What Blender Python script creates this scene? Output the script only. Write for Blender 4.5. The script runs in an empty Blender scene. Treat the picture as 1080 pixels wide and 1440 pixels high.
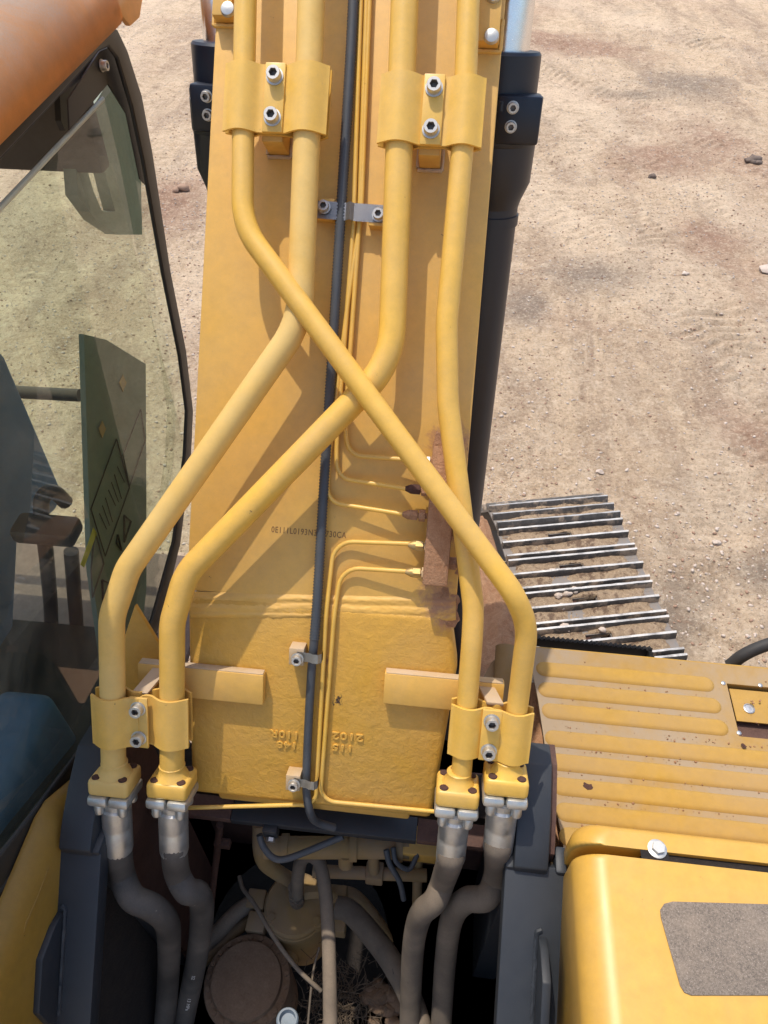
import bpy, bmesh, math, random
import numpy as np
from mathutils import Vector as V, Matrix as Mx

R = math.radians
sc = bpy.context.scene
C = sc.collection
random.seed(7)
rng = np.random.default_rng(7)

# ------------------------------------------------------------------ camera, sky, sun, exposure
F, DEP, YAW = 1040.0, R(46), R(6.3)          # focal length in photo pixels, depression, yaw
CAM = V((0, 0, 3.7))
cd = bpy.data.cameras.new('camera'); cam = bpy.data.objects.new('camera', cd); C.objects.link(cam)
cam.location = CAM; cam.rotation_euler = (R(90) - DEP, 0, YAW)
cd.sensor_fit = 'VERTICAL'; cd.sensor_height = 36.0; cd.lens = 36.0 * F / 1440
cd.clip_start = 0.02; cd.clip_end = 500
sc.camera = cam

SUN_L = V((0.46, -0.42, -2.0)).normalized()    # direction the sunlight travels
w = bpy.data.worlds.new('World'); sc.world = w; w.use_nodes = True
nt = w.node_tree
sky = nt.nodes.new('ShaderNodeTexSky'); sky.sky_type = 'NISHITA'; sky.sun_disc = False
sky.sun_elevation = math.asin(-SUN_L.z)
sky.sun_rotation = math.atan2(-SUN_L.x, -SUN_L.y)
sky.dust_density = 2.5; sky.air_density = 1.0
bg = nt.nodes['Background']; bg.inputs['Strength'].default_value = 0.15
nt.links.new(sky.outputs[0], bg.inputs[0])
sl = bpy.data.lights.new('sun', 'SUN'); sl.energy = 2.25; sl.angle = R(0.6); sl.color = (1, 0.93, 0.82)
so = bpy.data.objects.new('sun', sl); C.objects.link(so)
so.rotation_euler = SUN_L.to_track_quat('-Z', 'Y').to_euler(); so.location = (-3, -3, 8)
sc.view_settings.view_transform = 'Standard'; sc.view_settings.look = 'None'
sc.view_settings.exposure = 0.69; sc.view_settings.gamma = 1; sc.view_settings.use_curve_mapping = False
sc.render.engine = 'CYCLES'
sc.cycles.max_bounces = 8; sc.cycles.transparent_max_bounces = 12

# ------------------------------------------------------------------ survey helpers: photo measurement -> place on a known plane
FW = V((-math.sin(YAW) * math.cos(DEP), math.cos(YAW) * math.cos(DEP), -math.sin(DEP)))
RT = V((math.cos(YAW), math.sin(YAW), 0)); DN = FW.cross(RT)
def ray(px, py): return FW + RT * ((px - 540) / F) + DN * ((py - 720) / F)
def plane(px, py, p, n):
    r = ray(px, py); return CAM + r * ((p - CAM).dot(n) / r.dot(n))
def atX(px, py, x): return plane(px, py, V((x, 0, 0)), V((1, 0, 0)))
def atY(px, py, y): return plane(px, py, V((0, y, 0)), V((0, 1, 0)))
def atZ(px, py, z): return plane(px, py, V((0, 0, z)), V((0, 0, 1)))
def atD(px, py, d): return CAM + ray(px, py) * d
S1, S2 = R(48.5), R(59)
EX = V((1, 0, 0))
EA = V((0, math.cos(S1), math.sin(S1))); EN = V((0, -math.sin(S1), math.cos(S1)))      # up the boom, off its top plate
FA = V((0, math.cos(S2), math.sin(S2))); FN = V((0, -math.sin(S2), math.cos(S2)))      # same for the boom foot
BO = CAM + ray(461, 720) * 1.347
def onB(px, py, h=0): return plane(px, py, BO + EN * h, EN)
FO = onB(455, 866)
def onF(px, py, h=0): return plane(px, py, FO + FN * h, FN)
BXL, BXR = -0.461, 0.041

# ------------------------------------------------------------------ object helpers
WM = {}
def link(o, parent=None):
    C.objects.link(o)
    if parent is not None:
        o.parent = parent; o.matrix_parent_inverse = WM[parent.name].inverted()
    return o
def tag(o, label=None, cat=None, group=None, kind=None):
    if label: o['label'] = label
    if cat: o['category'] = cat
    if group: o['group'] = group
    if kind: o['kind'] = kind
    return o
def thing(name, loc, label, cat, group=None):
    o = bpy.data.objects.new(name, None); C.objects.link(o); o.location = loc; o.empty_display_size = 0.1
    WM[o.name] = Mx.Translation(V(loc)); tag(o, label, cat, group); return o
def mesh_obj(name, me, parent=None, mat=None, M=None):
    if mat is not None and not me.materials: me.materials.append(mat)
    o = bpy.data.objects.new(name, me); M = M or Mx.Identity(4)
    o.matrix_basis = M; link(o, parent); WM[o.name] = M
    return o
def frame(o, x, y, z):
    m = Mx((x, y, z)).transposed().to_4x4(); m.translation = o; return m

def fillet(pts, rad, n=8):
    pts = [V(p) for p in pts]
    if not hasattr(rad, '__len__'): rad = [rad] * (len(pts) - 2)
    out = [pts[0]]
    for i in range(1, len(pts) - 1):
        a, b, c = pts[i - 1], pts[i], pts[i + 1]
        u = (a - b); v = (c - b); lu, lv = u.length, v.length; u.normalize(); v.normalize()
        ang = u.angle(v); r = rad[i - 1]
        if ang > R(178): out.append(b); continue
        t = min(r / math.tan(ang / 2), lu * .48, lv * .48); r = t * math.tan(ang / 2)
        ctr = b + (u + v).normalized() * (r / math.sin(ang / 2))
        p0, p1 = b + u * t - ctr, b + v * t - ctr
        tot = p0.angle(p1); ax = p0.cross(p1).normalized()
        for k in range(n + 1): out.append(ctr + Mx.Rotation(tot * k / n, 3, ax) @ p0)
    out.append(pts[-1]); return out
def resample(pts, step):
    out = [pts[0]]; acc = 0
    for a, b in zip(pts, pts[1:]):
        d = (b - a).length; s = step - acc
        while s <= d: out.append(a.lerp(b, s / d)); s += step
        acc = d - (s - step)
    return out
def spline(pts, n=8):
    P = [V(p) for p in pts]; P = [P[0] * 2 - P[1]] + P + [P[-1] * 2 - P[-2]]; out = []
    for i in range(1, len(P) - 2):
        for k in range(n):
            t = k / n; a, b, c, d = P[i - 1:i + 3]
            out.append(.5 * ((2 * b) + (c - a) * t + (2 * a - 5 * b + 4 * c - d) * t * t + (3 * b - a - 3 * c + d) * t ** 3))
    out.append(P[-2]); return out

class G:
    def __init__(s): s.bm = bmesh.new()
    def box(s, c, size, M=None, bev=0.002, seg=2):
        b = bmesh.new(); bmesh.ops.create_cube(b, size=1)
        bmesh.ops.scale(b, vec=V(size), verts=b.verts)
        if bev: bmesh.ops.bevel(b, geom=b.edges[:], offset=min(bev, min(size) * .45), segments=seg, affect='EDGES', profile=.5)
        m = Mx.Translation(V(c)) @ (M.to_4x4() if M is not None else Mx.Identity(4))
        return s.add(b, m)
    def add(s, b, m=Mx.Identity(4)):
        b.transform(m); me = bpy.data.meshes.new('t'); b.to_mesh(me); b.free(); s.bm.from_mesh(me); bpy.data.meshes.remove(me); return s
    def prism(s, pts, ext, bev=0.0, seg=2):
        b = bmesh.new(); ext = V(ext)
        lo = [b.verts.new(V(p)) for p in pts]; hi = [b.verts.new(V(p) + ext) for p in pts]
        n = len(pts); b.faces.new(lo[::-1]); b.faces.new(hi)
        for i in range(n): b.faces.new((lo[i], lo[(i + 1) % n], hi[(i + 1) % n], hi[i]))
        bmesh.ops.recalc_face_normals(b, faces=b.faces[:])
        if bev:
            eds = [e for e in b.edges if len(e.link_faces) == 2 and e.calc_face_angle(0) > R(35)]
            bmesh.ops.bevel(b, geom=eds, offset=bev, segments=seg, affect='EDGES', profile=.5)
        return s.add(b)
    def tube(s, pts, r, n=16, caps=True):
        pts = [V(p) for p in pts]; m = len(pts); b = bmesh.new()
        rr = r if hasattr(r, '__len__') else [r] * m
        T = [(pts[min(i + 1, m - 1)] - pts[max(i - 1, 0)]).normalized() for i in range(m)]
        up = T[0].orthogonal().normalized(); rings = []
        for i in range(m):
            if i: up = (T[i - 1].rotation_difference(T[i]) @ up)
            up = (up - T[i] * up.dot(T[i])).normalized(); sd = T[i].cross(up)
            rings.append([b.verts.new(pts[i] + (up * math.cos(2 * math.pi * k / n) + sd * math.sin(2 * math.pi * k / n)) * rr[i]) for k in range(n)])
        for i in range(m - 1):
            for k in range(n): b.faces.new((rings[i][k], rings[i][(k + 1) % n], rings[i + 1][(k + 1) % n], rings[i + 1][k]))
        if caps: b.faces.new(rings[0][::-1]); b.faces.new(rings[-1])
        return s.add(b)
    def lathe(s, prof, o, axis, n=24):
        axis = V(axis).normalized(); return s.tube([V(o) + axis * (h + i * 1e-6) for i, (r, h) in enumerate(prof)], [r for r, h in prof], n) if False else s._lathe(prof, V(o), axis, n)
    def _lathe(s, prof, o, ax, n):
        b = bmesh.new(); u = ax.orthogonal().normalized(); v = ax.cross(u); rings = []
        for r, h in prof:
            rings.append([b.verts.new(o + ax * h + (u * math.cos(2 * math.pi * k / n) + v * math.sin(2 * math.pi * k / n)) * max(r, 1e-5)) for k in range(n)])
        for i in range(len(rings) - 1):
            for k in range(n): b.faces.new((rings[i][k], rings[i][(k + 1) % n], rings[i + 1][(k + 1) % n], rings[i + 1][k]))
        b.faces.new(rings[0][::-1]); b.faces.new(rings[-1])
        bmesh.ops.recalc_face_normals(b, faces=b.faces[:]); return s.add(b)
    def hexa(s, o, ax, r, h, u=None):
        ax = V(ax).normalized(); u = (u or ax.orthogonal()).normalized(); v = ax.cross(u)
        p = [V(o) + (u * math.cos(R(60 * k)) + v * math.sin(R(60 * k))) * r for k in range(6)]
        return s.prism(p, ax * h)
    def sheet(s, rows, thick=0.0):
        b = bmesh.new(); vs = [[b.verts.new(V(p)) for p in row] for row in rows]
        for i in range(len(rows) - 1):
            for k in range(len(rows[0]) - 1): b.faces.new((vs[i][k], vs[i][k + 1], vs[i + 1][k + 1], vs[i + 1][k]))
        if thick: bmesh.ops.solidify(b, geom=b.faces[:], thickness=thick)
        bmesh.ops.recalc_face_normals(b, faces=b.faces[:]); return s.add(b)
    def jitter(s, amp, f=30):
        from mathutils import noise
        for v in s.bm.verts: v.co += V(noise.noise_vector(v.co * f)) * amp
        return s
    def mesh(s, name, ang=35):
        me = bpy.data.meshes.new(name); s.bm.to_mesh(me); s.bm.free()
        me.polygons.foreach_set('use_smooth', [True] * len(me.polygons))
        try: me.set_sharp_from_angle(angle=R(ang))
        except Exception: pass
        return me
    def out(s, name, mat, parent=None, ang=35): return mesh_obj(name, s.mesh(name, ang), parent, mat)

# ------------------------------------------------------------------ materials
def mat_new(name):
    m = bpy.data.materials.new(name); m.use_nodes = True; t = m.node_tree
    return m, t, t.nodes['Principled BSDF']
def N(t, k, **kw):
    n = t.nodes.new(k)
    for a, b in kw.items(): setattr(n, a, b)
    return n
def noise(t, co, scale, detail=6, rough=.6, dist=0):
    n = N(t, 'ShaderNodeTexNoise'); n.inputs['Scale'].default_value = scale; n.inputs['Detail'].default_value = detail
    n.inputs['Roughness'].default_value = rough; n.inputs['Distortion'].default_value = dist; t.links.new(co, n.inputs['Vector']); return n.outputs['Fac']
def ramp(t, fac, a, b, ca=(0, 0, 0, 1), cb=(1, 1, 1, 1)):
    r = N(t, 'ShaderNodeValToRGB'); r.color_ramp.elements[0].position = a; r.color_ramp.elements[1].position = b
    r.color_ramp.elements[0].color = ca; r.color_ramp.elements[1].color = cb; t.links.new(fac, r.inputs[0]); return r.outputs[0]
def mix(t, fac, a, b, mode='MIX'):
    m = N(t, 'ShaderNodeMix', data_type='RGBA', blend_type=mode)
    for s, x in ((m.inputs[0], fac), (m.inputs[6], a), (m.inputs[7], b)):
        if hasattr(x, 'is_linked'): t.links.new(x, s)
        elif hasattr(x, '__len__'): s.default_value = tuple(x) + ((1,) if len(x) == 3 else ())
        else: s.default_value = x
    return m.outputs[2]
def math_(t, op, a, b=None):
    m = N(t, 'ShaderNodeMath', operation=op)
    for s, x in zip(m.inputs, (a, b)):
        if x is None: continue
        if hasattr(x, 'is_linked'): t.links.new(x, s)
        else: s.default_value = x
    return m.outputs[0]
def bump(t, bs, h, strength, dist=.002, prev=None):
    b = N(t, 'ShaderNodeBump'); b.inputs['Strength'].default_value = strength; b.inputs['Distance'].default_value = dist
    t.links.new(h, b.inputs['Height'])
    if prev is not None: t.links.new(prev, b.inputs['Normal'])
    t.links.new(b.outputs[0], bs.inputs['Normal']); return b.outputs[0]
def paint(name, col, dust=(.42, .31, .20), dust_amt=.35, rough=.45, chips=.0, chipcol=(.09, .04, .025), peel=.12, up=.5, metal=0, scale=1.0, cast=0, stains=()):
    m, t, bs = mat_new(name); co = N(t, 'ShaderNodeTexCoord').outputs['Object']
    big = noise(t, co, 5 * scale, 8, .65, .4); med = noise(t, co, 38 * scale, 6, .7); fine = noise(t, co, 420 * scale, 3, .6)
    tone = mix(t, ramp(t, med, .3, .75), [c * .88 for c in col], [min(1, c * 1.06) for c in col])
    geo = N(t, 'ShaderNodeNewGeometry'); sep = N(t, 'ShaderNodeSeparateXYZ'); t.links.new(geo.outputs['Normal'], sep.inputs[0])
    upf = math_(t, 'MULTIPLY', math_(t, 'MAXIMUM', sep.outputs[2], 0.0), up)
    d = math_(t, 'MULTIPLY', ramp(t, big, .30, .75), math_(t, 'ADD', upf, 1 - up))
    d = math_(t, 'MULTIPLY', d, math_(t, 'ADD', math_(t, 'MULTIPLY', fine, .9), .5))
    d = math_(t, 'MINIMUM', math_(t, 'MULTIPLY', d, dust_amt * 1.5), 1.0)
    c = mix(t, d, tone, dust)
    speck = math_(t, 'MULTIPLY', ramp(t, fine, .62, .75), .22)
    c = mix(t, speck, c, [x * .6 for x in dust])
    if chips:
        vo = noise(t, co, 55 * scale, 10, .75, .6); bigm = noise(t, co, 3.1 * scale, 2)
        ch = math_(t, 'MULTIPLY', ramp(t, vo, .70 - chips * .06, .715 - chips * .06), ramp(t, bigm, .5, .58))
        c = mix(t, ch, c, chipcol)
    for ctr, rad, scol, lo, hi in stains:
        vm = N(t, 'ShaderNodeVectorMath', operation='DISTANCE'); t.links.new(co, vm.inputs[0]); vm.inputs[1].default_value = tuple(ctr)
        k = math_(t, 'SUBTRACT', 1.0, math_(t, 'DIVIDE', vm.outputs['Value'], rad))
        k = math_(t, 'ADD', math_(t, 'MULTIPLY', k, .55), math_(t, 'MULTIPLY', noise(t, co, 30 if scol[0] > .1 else 110, 9, .75, .4), .9 if scol[0] > .1 else 1.15))
        c = mix(t, ramp(t, k, lo, hi), c, scol)
    t.links.new(c, bs.inputs['Base Color']); bs.inputs['Metallic'].default_value = metal
    rg = math_(t, 'ADD', math_(t, 'MULTIPLY', d, .5), rough); t.links.new(math_(t, 'MINIMUM', rg, .95), bs.inputs['Roughness'])
    p = bump(t, bs, fine, peel, .0012)
    if cast: bump(t, bs, noise(t, co, 75, 5, .6, .5), cast, .004, p)
    return m
def metal(name, col, rough=.35, dust_amt=.25, dust=(.35, .27, .2), streak=False, metallic=.9):
    m, t, bs = mat_new(name); co = N(t, 'ShaderNodeTexCoord').outputs['Object']
    b = noise(t, co, 60, 8, .7); f = noise(t, co, 500, 3)
    d = math_(t, 'MULTIPLY', ramp(t, b, .35, .75), dust_amt * 1.6)
    t.links.new(mix(t, d, mix(t, f, [c * .8 for c in col], col), dust), bs.inputs['Base Color'])
    t.links.new(math_(t, 'MAXIMUM', math_(t, 'SUBTRACT', metallic, d), 0.0), bs.inputs['Metallic'])
    t.links.new(math_(t, 'ADD', math_(t, 'MULTIPLY', b, .35), rough - .12), bs.inputs['Roughness'])
    bump(t, bs, b, .15, .001); return m
def dirt(name, a, b, scale=40, bumpd=.006, c3=None, rough=.95):
    m, t, bs = mat_new(name); co = N(t, 'ShaderNodeTexCoord').outputs['Object']
    n1 = noise(t, co, scale, 9, .7, .3); n2 = noise(t, co, scale * 7, 6, .7)
    c = mix(t, ramp(t, n1, .3, .7), a, b); c = mix(t, math_(t, 'MULTIPLY', ramp(t, n2, .35, .7), .5), c, [x * .55 for x in a])
    if c3: c = mix(t, ramp(t, noise(t, co, scale * .4, 4), .52, .62), c, c3)
    t.links.new(c, bs.inputs['Base Color']); bs.inputs['Roughness'].default_value = rough
    bump(t, bs, n2, .5, bumpd * .3, bump(t, bs, n1, .7, bumpd)); return m

YEL = (.72, .405, .07)
MAT = {}
MAT['yel'] = paint('yellow_paint', YEL, dust_amt=.30, chips=.5)
MUD1 = (.40, .20, .095)
MAT['plate'] = paint('boom_plate_paint', YEL, dust_amt=.30, chips=.5, stains=[(onB(632, 625), .07, MUD1, .64, .82), (onB(616, 846), .075, MUD1, .68, .88), (onB(638, 740), .07, MUD1, .68, .86)])
MAT['pipe'] = paint('yellow_pipe_paint', (.76, .445, .065), dust_amt=.30, rough=.33, chips=.8, peel=.06)
MAT['pipe_dusty'] = paint('dusty_pipe_paint', (.70, .43, .10), dust=(.62, .46, .20), dust_amt=.6, rough=.5, peel=.06)
MAT['foot'] = paint('cast_yellow_paint', (.62, .33, .035), dust_amt=.22, chips=.5, peel=.25, cast=.5, up=.3, stains=[(onF(302, 892), .065, (.09, .045, .018), 1.03, 1.07), (onF(475, 985), .03, (.05, .025, .012), .96, 1.0), (onF(632, 872), .05, MUD1, .64, .84), (onF(460, 930), .03, (.30, .15, .05), .80, .9)])
MAT['deck'] = paint('deck_paint', (.44, .255, .045), dust=(.35, .24, .13), dust_amt=.5, rough=.6, chips=.6, up=.1)
MAT['groove'] = paint('deck_groove_paint', (.38, .225, .06), dust=(.33, .25, .165), dust_amt=1.1, rough=.8, chips=.5, up=.1)
for k_ in ('deck', 'groove'): MAT[k_].node_tree.nodes['Principled BSDF'].inputs['Specular IOR Level'].default_value = .15
MAT['hood'] = paint('hood_paint', (.58, .325, .045), dust_amt=.16, rough=.36, chips=.4, peel=.05, up=.2)
MAT['tan'] = paint('dust_covered_yellow', (.50, .33, .14), dust=(.47, .36, .25), dust_amt=1.2, rough=.8)
MAT['roof'] = paint('dusty_orange_roof', (.80, .36, .085), dust=(.62, .52, .43), dust_amt=1.1, rough=.55, scale=.7, up=.95, peel=.3, chips=.5)
MAT['navy'] = paint('dark_blue_grey_paint', (.017, .021, .027), dust=(.075, .075, .075), dust_amt=.16, rough=.5, peel=.1)
MAT['cyl'] = paint('cylinder_paint', (.005, .009, .020), dust=(.05, .05, .055), dust_amt=.05, rough=.40, peel=.05)
MAT['black'] = paint('black_frame', (.014, .013, .012), dust=(.12, .095, .07), dust_amt=.35, rough=.4)
MAT['lever'] = paint('lever_grip', (.010, .014, .020), dust_amt=.08)
MAT['rubber'] = paint('black_rubber', (.016, .017, .018), dust=(.10, .085, .07), dust_amt=.35, rough=.6)
MAT['conduit'] = paint('grey_conduit', (.05, .058, .068), dust=(.14, .13, .12), dust_amt=.35, rough=.55)
MAT['hose'] = paint('dusty_hose', (.030, .028, .026), dust=(.20, .17, .14), dust_amt=.55, rough=.6, up=.15, peel=.5, chips=.8, chipcol=(.3, .26, .2))
MAT['hose_tan'] = paint('mud_dusty_hose', (.085, .068, .052), dust=(.27, .21, .15), dust_amt=.75, rough=.7, up=.15, peel=.5, chips=.8, chipcol=(.05, .04, .03))
MAT['brown'] = dirt('red_primer', (.075, .034, .024), (.12, .06, .042), 25, .002, rough=.75)
MAT['rust'] = dirt('rusty_mud_crust', (.36, .175, .085), (.50, .285, .16), 60, .010)
MAT['orange'] = dirt('orange_clay', (.58, .30, .15), (.76, .48, .29), 30, .03)
MAT['mud'] = dirt('pale_dry_mud', (.29, .20, .12), (.52, .39, .26), 60, .025, (.17, .11, .07))
MAT['bolt'] = metal('zinc_bolt', (.62, .60, .55), .38, .15)
MAT['socket'] = metal('bolt_socket', (.20, .18, .16), .5, .4)
MAT['rustbolt'] = dirt('rusty_bolt', (.05, .022, .016), (.11, .05, .035), 120, .002)
MAT['steel'] = metal('bare_steel', (.58, .58, .57), .36, .12)
MAT['ferrule'] = metal('crimp_sleeve', (.60, .61, .58), .36, .28)
MAT['shoe'] = metal('track_steel', (.20, .19, .18), .5, .6, dust=(.22, .165, .12), metallic=.3)
MAT['chrome'] = metal('chrome_rod', (.82, .84, .88), .16, .0, metallic=1)
MAT['brass'] = metal('brass_fitting', (.55, .38, .13), .5, .45)
MAT['swivel'] = paint('dusty_cast_yellow', (.30, .19, .06), dust=(.27, .19, .12), dust_amt=.9, rough=.8, up=.2)
MAT['drum'] = dirt('brown_cover', (.16, .10, .06), (.23, .15, .095), 30, .002)
MAT['dark'] = dirt('black_shade_fill', (.012, .009, .008), (.03, .022, .018), 30, .004)  # near-black colour that paints in shade: unlit well walls, hollows and hood gap
MAT['stamp'] = dirt('stamped_mark', (.20, .10, .03), (.27, .14, .045), 200, .0005, rough=.7)
MAT['seat'] = paint('blue_fabric_and_reflection', (.05, .13, .24), dust_amt=.1, rough=.8)  # seat fabric blue; on base and console it paints a reflection
MAT['mat'] = dirt('cab_floor_mat', (.20, .14, .115), (.28, .20, .165), 35, .002)
MAT['liner'] = paint('cab_liner', (.10, .085, .075), dust=(.18, .15, .125), dust_amt=.4, rough=.8)
MAT['greendark'] = paint('dusty_green_panel', (.17, .23, .19), dust=(.34, .33, .24), dust_amt=.45, rough=.6)
MAT['ink'] = paint('decal_ink', (.012, .014, .012), dust_amt=.02)
MAT['yellowink'] = paint('yellow_decal', (.55, .52, .01), dust_amt=.1)
MAT['white'] = paint('white_print', (.6, .58, .54), dust_amt=.3)
MAT['grass'] = dirt('dry_straw', (.10, .07, .045), (.17, .125, .085), 90, .001)
MAT['bluecap'] = paint('pale_blue_plastic', (.16, .24, .32), dust_amt=.3)
m, t, bs = mat_new('grip_tape'); co = N(t, 'ShaderNodeTexCoord').outputs['Object']
f = noise(t, co, 260, 4, .8); g = noise(t, co, 900, 2)
c = mix(t, ramp(t, f, .35, .7), (.10, .08, .062), (.25, .20, .155)); c = mix(t, ramp(t, g, .60, .70), c, (.46, .39, .32)); c = mix(t, math_(t, 'MULTIPLY', ramp(t, noise(t, co, 14, 6, .7), .5, .7), .4), c, (.32, .25, .185))
t.links.new(c, bs.inputs['Base Color']); bs.inputs['Roughness'].default_value = .85; bump(t, bs, f, .6, .002); MAT['grip'] = m

def glass(name, tint, refl=1.0, dustc=(.35, .33, .25), dust=.1):
    m = bpy.data.materials.new(name); m.use_nodes = True; t = m.node_tree; t.nodes.clear()
    out = N(t, 'ShaderNodeOutputMaterial'); tr = N(t, 'ShaderNodeBsdfTransparent'); tr.inputs[0].default_value = (*tint, 1)
    gl = N(t, 'ShaderNodeBsdfGlossy'); gl.inputs['Roughness'].default_value = .02
    ge = N(t, 'ShaderNodeNewGeometry'); dp = N(t, 'ShaderNodeVectorMath', operation='DOT_PRODUCT'); t.links.new(ge.outputs['Normal'], dp.inputs[0]); t.links.new(ge.outputs['Incoming'], dp.inputs[1])
    om = math_(t, 'SUBTRACT', 1.0, math_(t, 'ABSOLUTE', dp.outputs['Value'])); fz = math_(t, 'ADD', math_(t, 'MULTIPLY', math_(t, 'POWER', om, 5.0), .92), .06)
    mx = N(t, 'ShaderNodeMixShader'); t.links.new(math_(t, 'MULTIPLY', fz, refl), mx.inputs[0])
    t.links.new(tr.outputs[0], mx.inputs[1]); t.links.new(gl.outputs[0], mx.inputs[2])
    df = N(t, 'ShaderNodeBsdfDiffuse'); df.inputs[0].default_value = (*dustc, 1)
    co = N(t, 'ShaderNodeTexCoord').outputs['Object']; n = noise(t, co, 6, 8, .7, 1.0); n2 = noise(t, co, 300, 2)
    dd = math_(t, 'MULTIPLY', math_(t, 'MULTIPLY', ramp(t, n, .3, .75), math_(t, 'ADD', n2, .4)), dust)
    m2 = N(t, 'ShaderNodeMixShader'); t.links.new(dd, m2.inputs[0]); t.links.new(mx.outputs[0], m2.inputs[1]); t.links.new(df.outputs[0], m2.inputs[2])
    t.links.new(m2.outputs[0], out.inputs[0]); return m
MAT['glass'] = glass('tinted_glass', (.86, .95, .83), 1.1, dustc=(.42, .42, .34), dust=.26)
MAT['glass2'] = glass('front_glass', (.92, .95, .88), .8, dust=.20)
MAT['glass_edge'] = paint('polished_glass_edge', (.52, .52, .38), dust_amt=.1, rough=.3)

m, t, bs = mat_new('worn_grouser'); tc_ = N(t, 'ShaderNodeTexCoord'); co = tc_.outputs['Object']
sp = N(t, 'ShaderNodeSeparateXYZ'); t.links.new(tc_.outputs['Normal'], sp.inputs[0]); geo = N(t, 'ShaderNodeNewGeometry'); n1 = noise(t, co, 45, 8, .75); n2 = noise(t, geo.outputs['Position'], 9, 6, .7)
wear = math_(t, 'MULTIPLY', ramp(t, sp.outputs[2], .86, .97), ramp(t, n2, .22, .5))
c = mix(t, ramp(t, n1, .3, .7), (.035, .032, .03), (.11, .095, .08)); c = mix(t, ramp(t, n2, .5, .62), c, (.33, .25, .175))
c = mix(t, wear, c, (.50, .48, .45)); t.links.new(c, bs.inputs['Base Color']); t.links.new(math_(t, 'MULTIPLY', wear, .6), bs.inputs['Metallic']); bs.inputs['Roughness'].default_value = .5
bump(t, bs, n1, .5, .003); MAT['grouser'] = m
# ground
m, t, bs = mat_new('dry_earth'); co = N(t, 'ShaderNodeTexCoord').outputs['Object']
mp = N(t, 'ShaderNodeMapping'); mp.inputs['Rotation'].default_value = (0, 0, R(-28)); mp.inputs['Scale'].default_value = (1, .22, 1); t.links.new(co, mp.inputs[0])
st = noise(t, mp.outputs[0], 2.2, 9, .68, .6); n0 = noise(t, co, .45, 6, .6, .4); n1 = noise(t, co, 3.2, 9, .72, .3); n2 = noise(t, co, 26, 8, .75); n3 = noise(t, co, 120, 4, .7)
c = mix(t, ramp(t, n1, .32, .70), (.61, .435, .27), (.79, .60, .405))
c = mix(t, math_(t, 'MULTIPLY', ramp(t, st, .46, .66), .85), c, (.33, .22, .145))
c = mix(t, math_(t, 'MULTIPLY', ramp(t, n0, .52, .66), .6), c, (.44, .27, .175))
c = mix(t, math_(t, 'MULTIPLY', ramp(t, noise(t, co, .8, 5, .6, .3), .60, .74), .5), c, (.30, .265, .225))
c = mix(t, math_(t, 'MULTIPLY', ramp(t, n2, .48, .72), .45), c, (.33, .23, .145))
c = mix(t, math_(t, 'MULTIPLY', ramp(t, n2, .28, .44, (1, 1, 1, 1), (0, 0, 0, 1)), .6), c, (.72, .59, .45))
c = mix(t, math_(t, 'MULTIPLY', ramp(t, n3, .52, .72), .4), c, (.33, .235, .15))
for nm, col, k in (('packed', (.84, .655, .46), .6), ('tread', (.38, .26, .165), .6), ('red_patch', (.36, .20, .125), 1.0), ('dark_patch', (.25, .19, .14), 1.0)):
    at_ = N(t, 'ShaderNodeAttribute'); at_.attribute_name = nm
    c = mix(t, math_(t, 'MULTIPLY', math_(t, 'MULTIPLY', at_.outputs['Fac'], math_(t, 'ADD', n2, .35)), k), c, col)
mot = noise(t, co, 8, 9, .76, .5); c = mix(t, math_(t, 'MULTIPLY', ramp(t, mot, .52, .66), .55), c, (.78, .63, .455)); c = mix(t, math_(t, 'MULTIPLY', ramp(t, mot, .34, .48, (1, 1, 1, 1), (0, 0, 0, 1)), .60), c, (.30, .195, .12))
grit = noise(t, co, 34, 7, .78); c = mix(t, math_(t, 'MULTIPLY', ramp(t, grit, .53, .64), .62), c, (.80, .66, .49)); c = mix(t, math_(t, 'MULTIPLY', ramp(t, grit, .36, .47, (1, 1, 1, 1), (0, 0, 0, 1)), .62), c, (.25, .165, .10))
t.links.new(c, bs.inputs['Base Color']); bs.inputs['Roughness'].default_value = .95
p = bump(t, bs, n1, .6, .06); p = bump(t, bs, mot, .7, .05, p); p = bump(t, bs, n2, 1.0, .035, p); bump(t, bs, n3, .9, .010, p)
MAT['ground'] = m
def stone_mat(name, a, b): return dirt(name, a, b, 35, .006)
MAT['stone'] = stone_mat('pale_stone', (.50, .40, .32), (.66, .56, .47))
MAT['stone_d'] = stone_mat('dark_clod', (.14, .105, .085), (.24, .18, .14))
MAT['stone_r'] = stone_mat('brown_clod', (.32, .20, .13), (.44, .29, .20))

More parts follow.
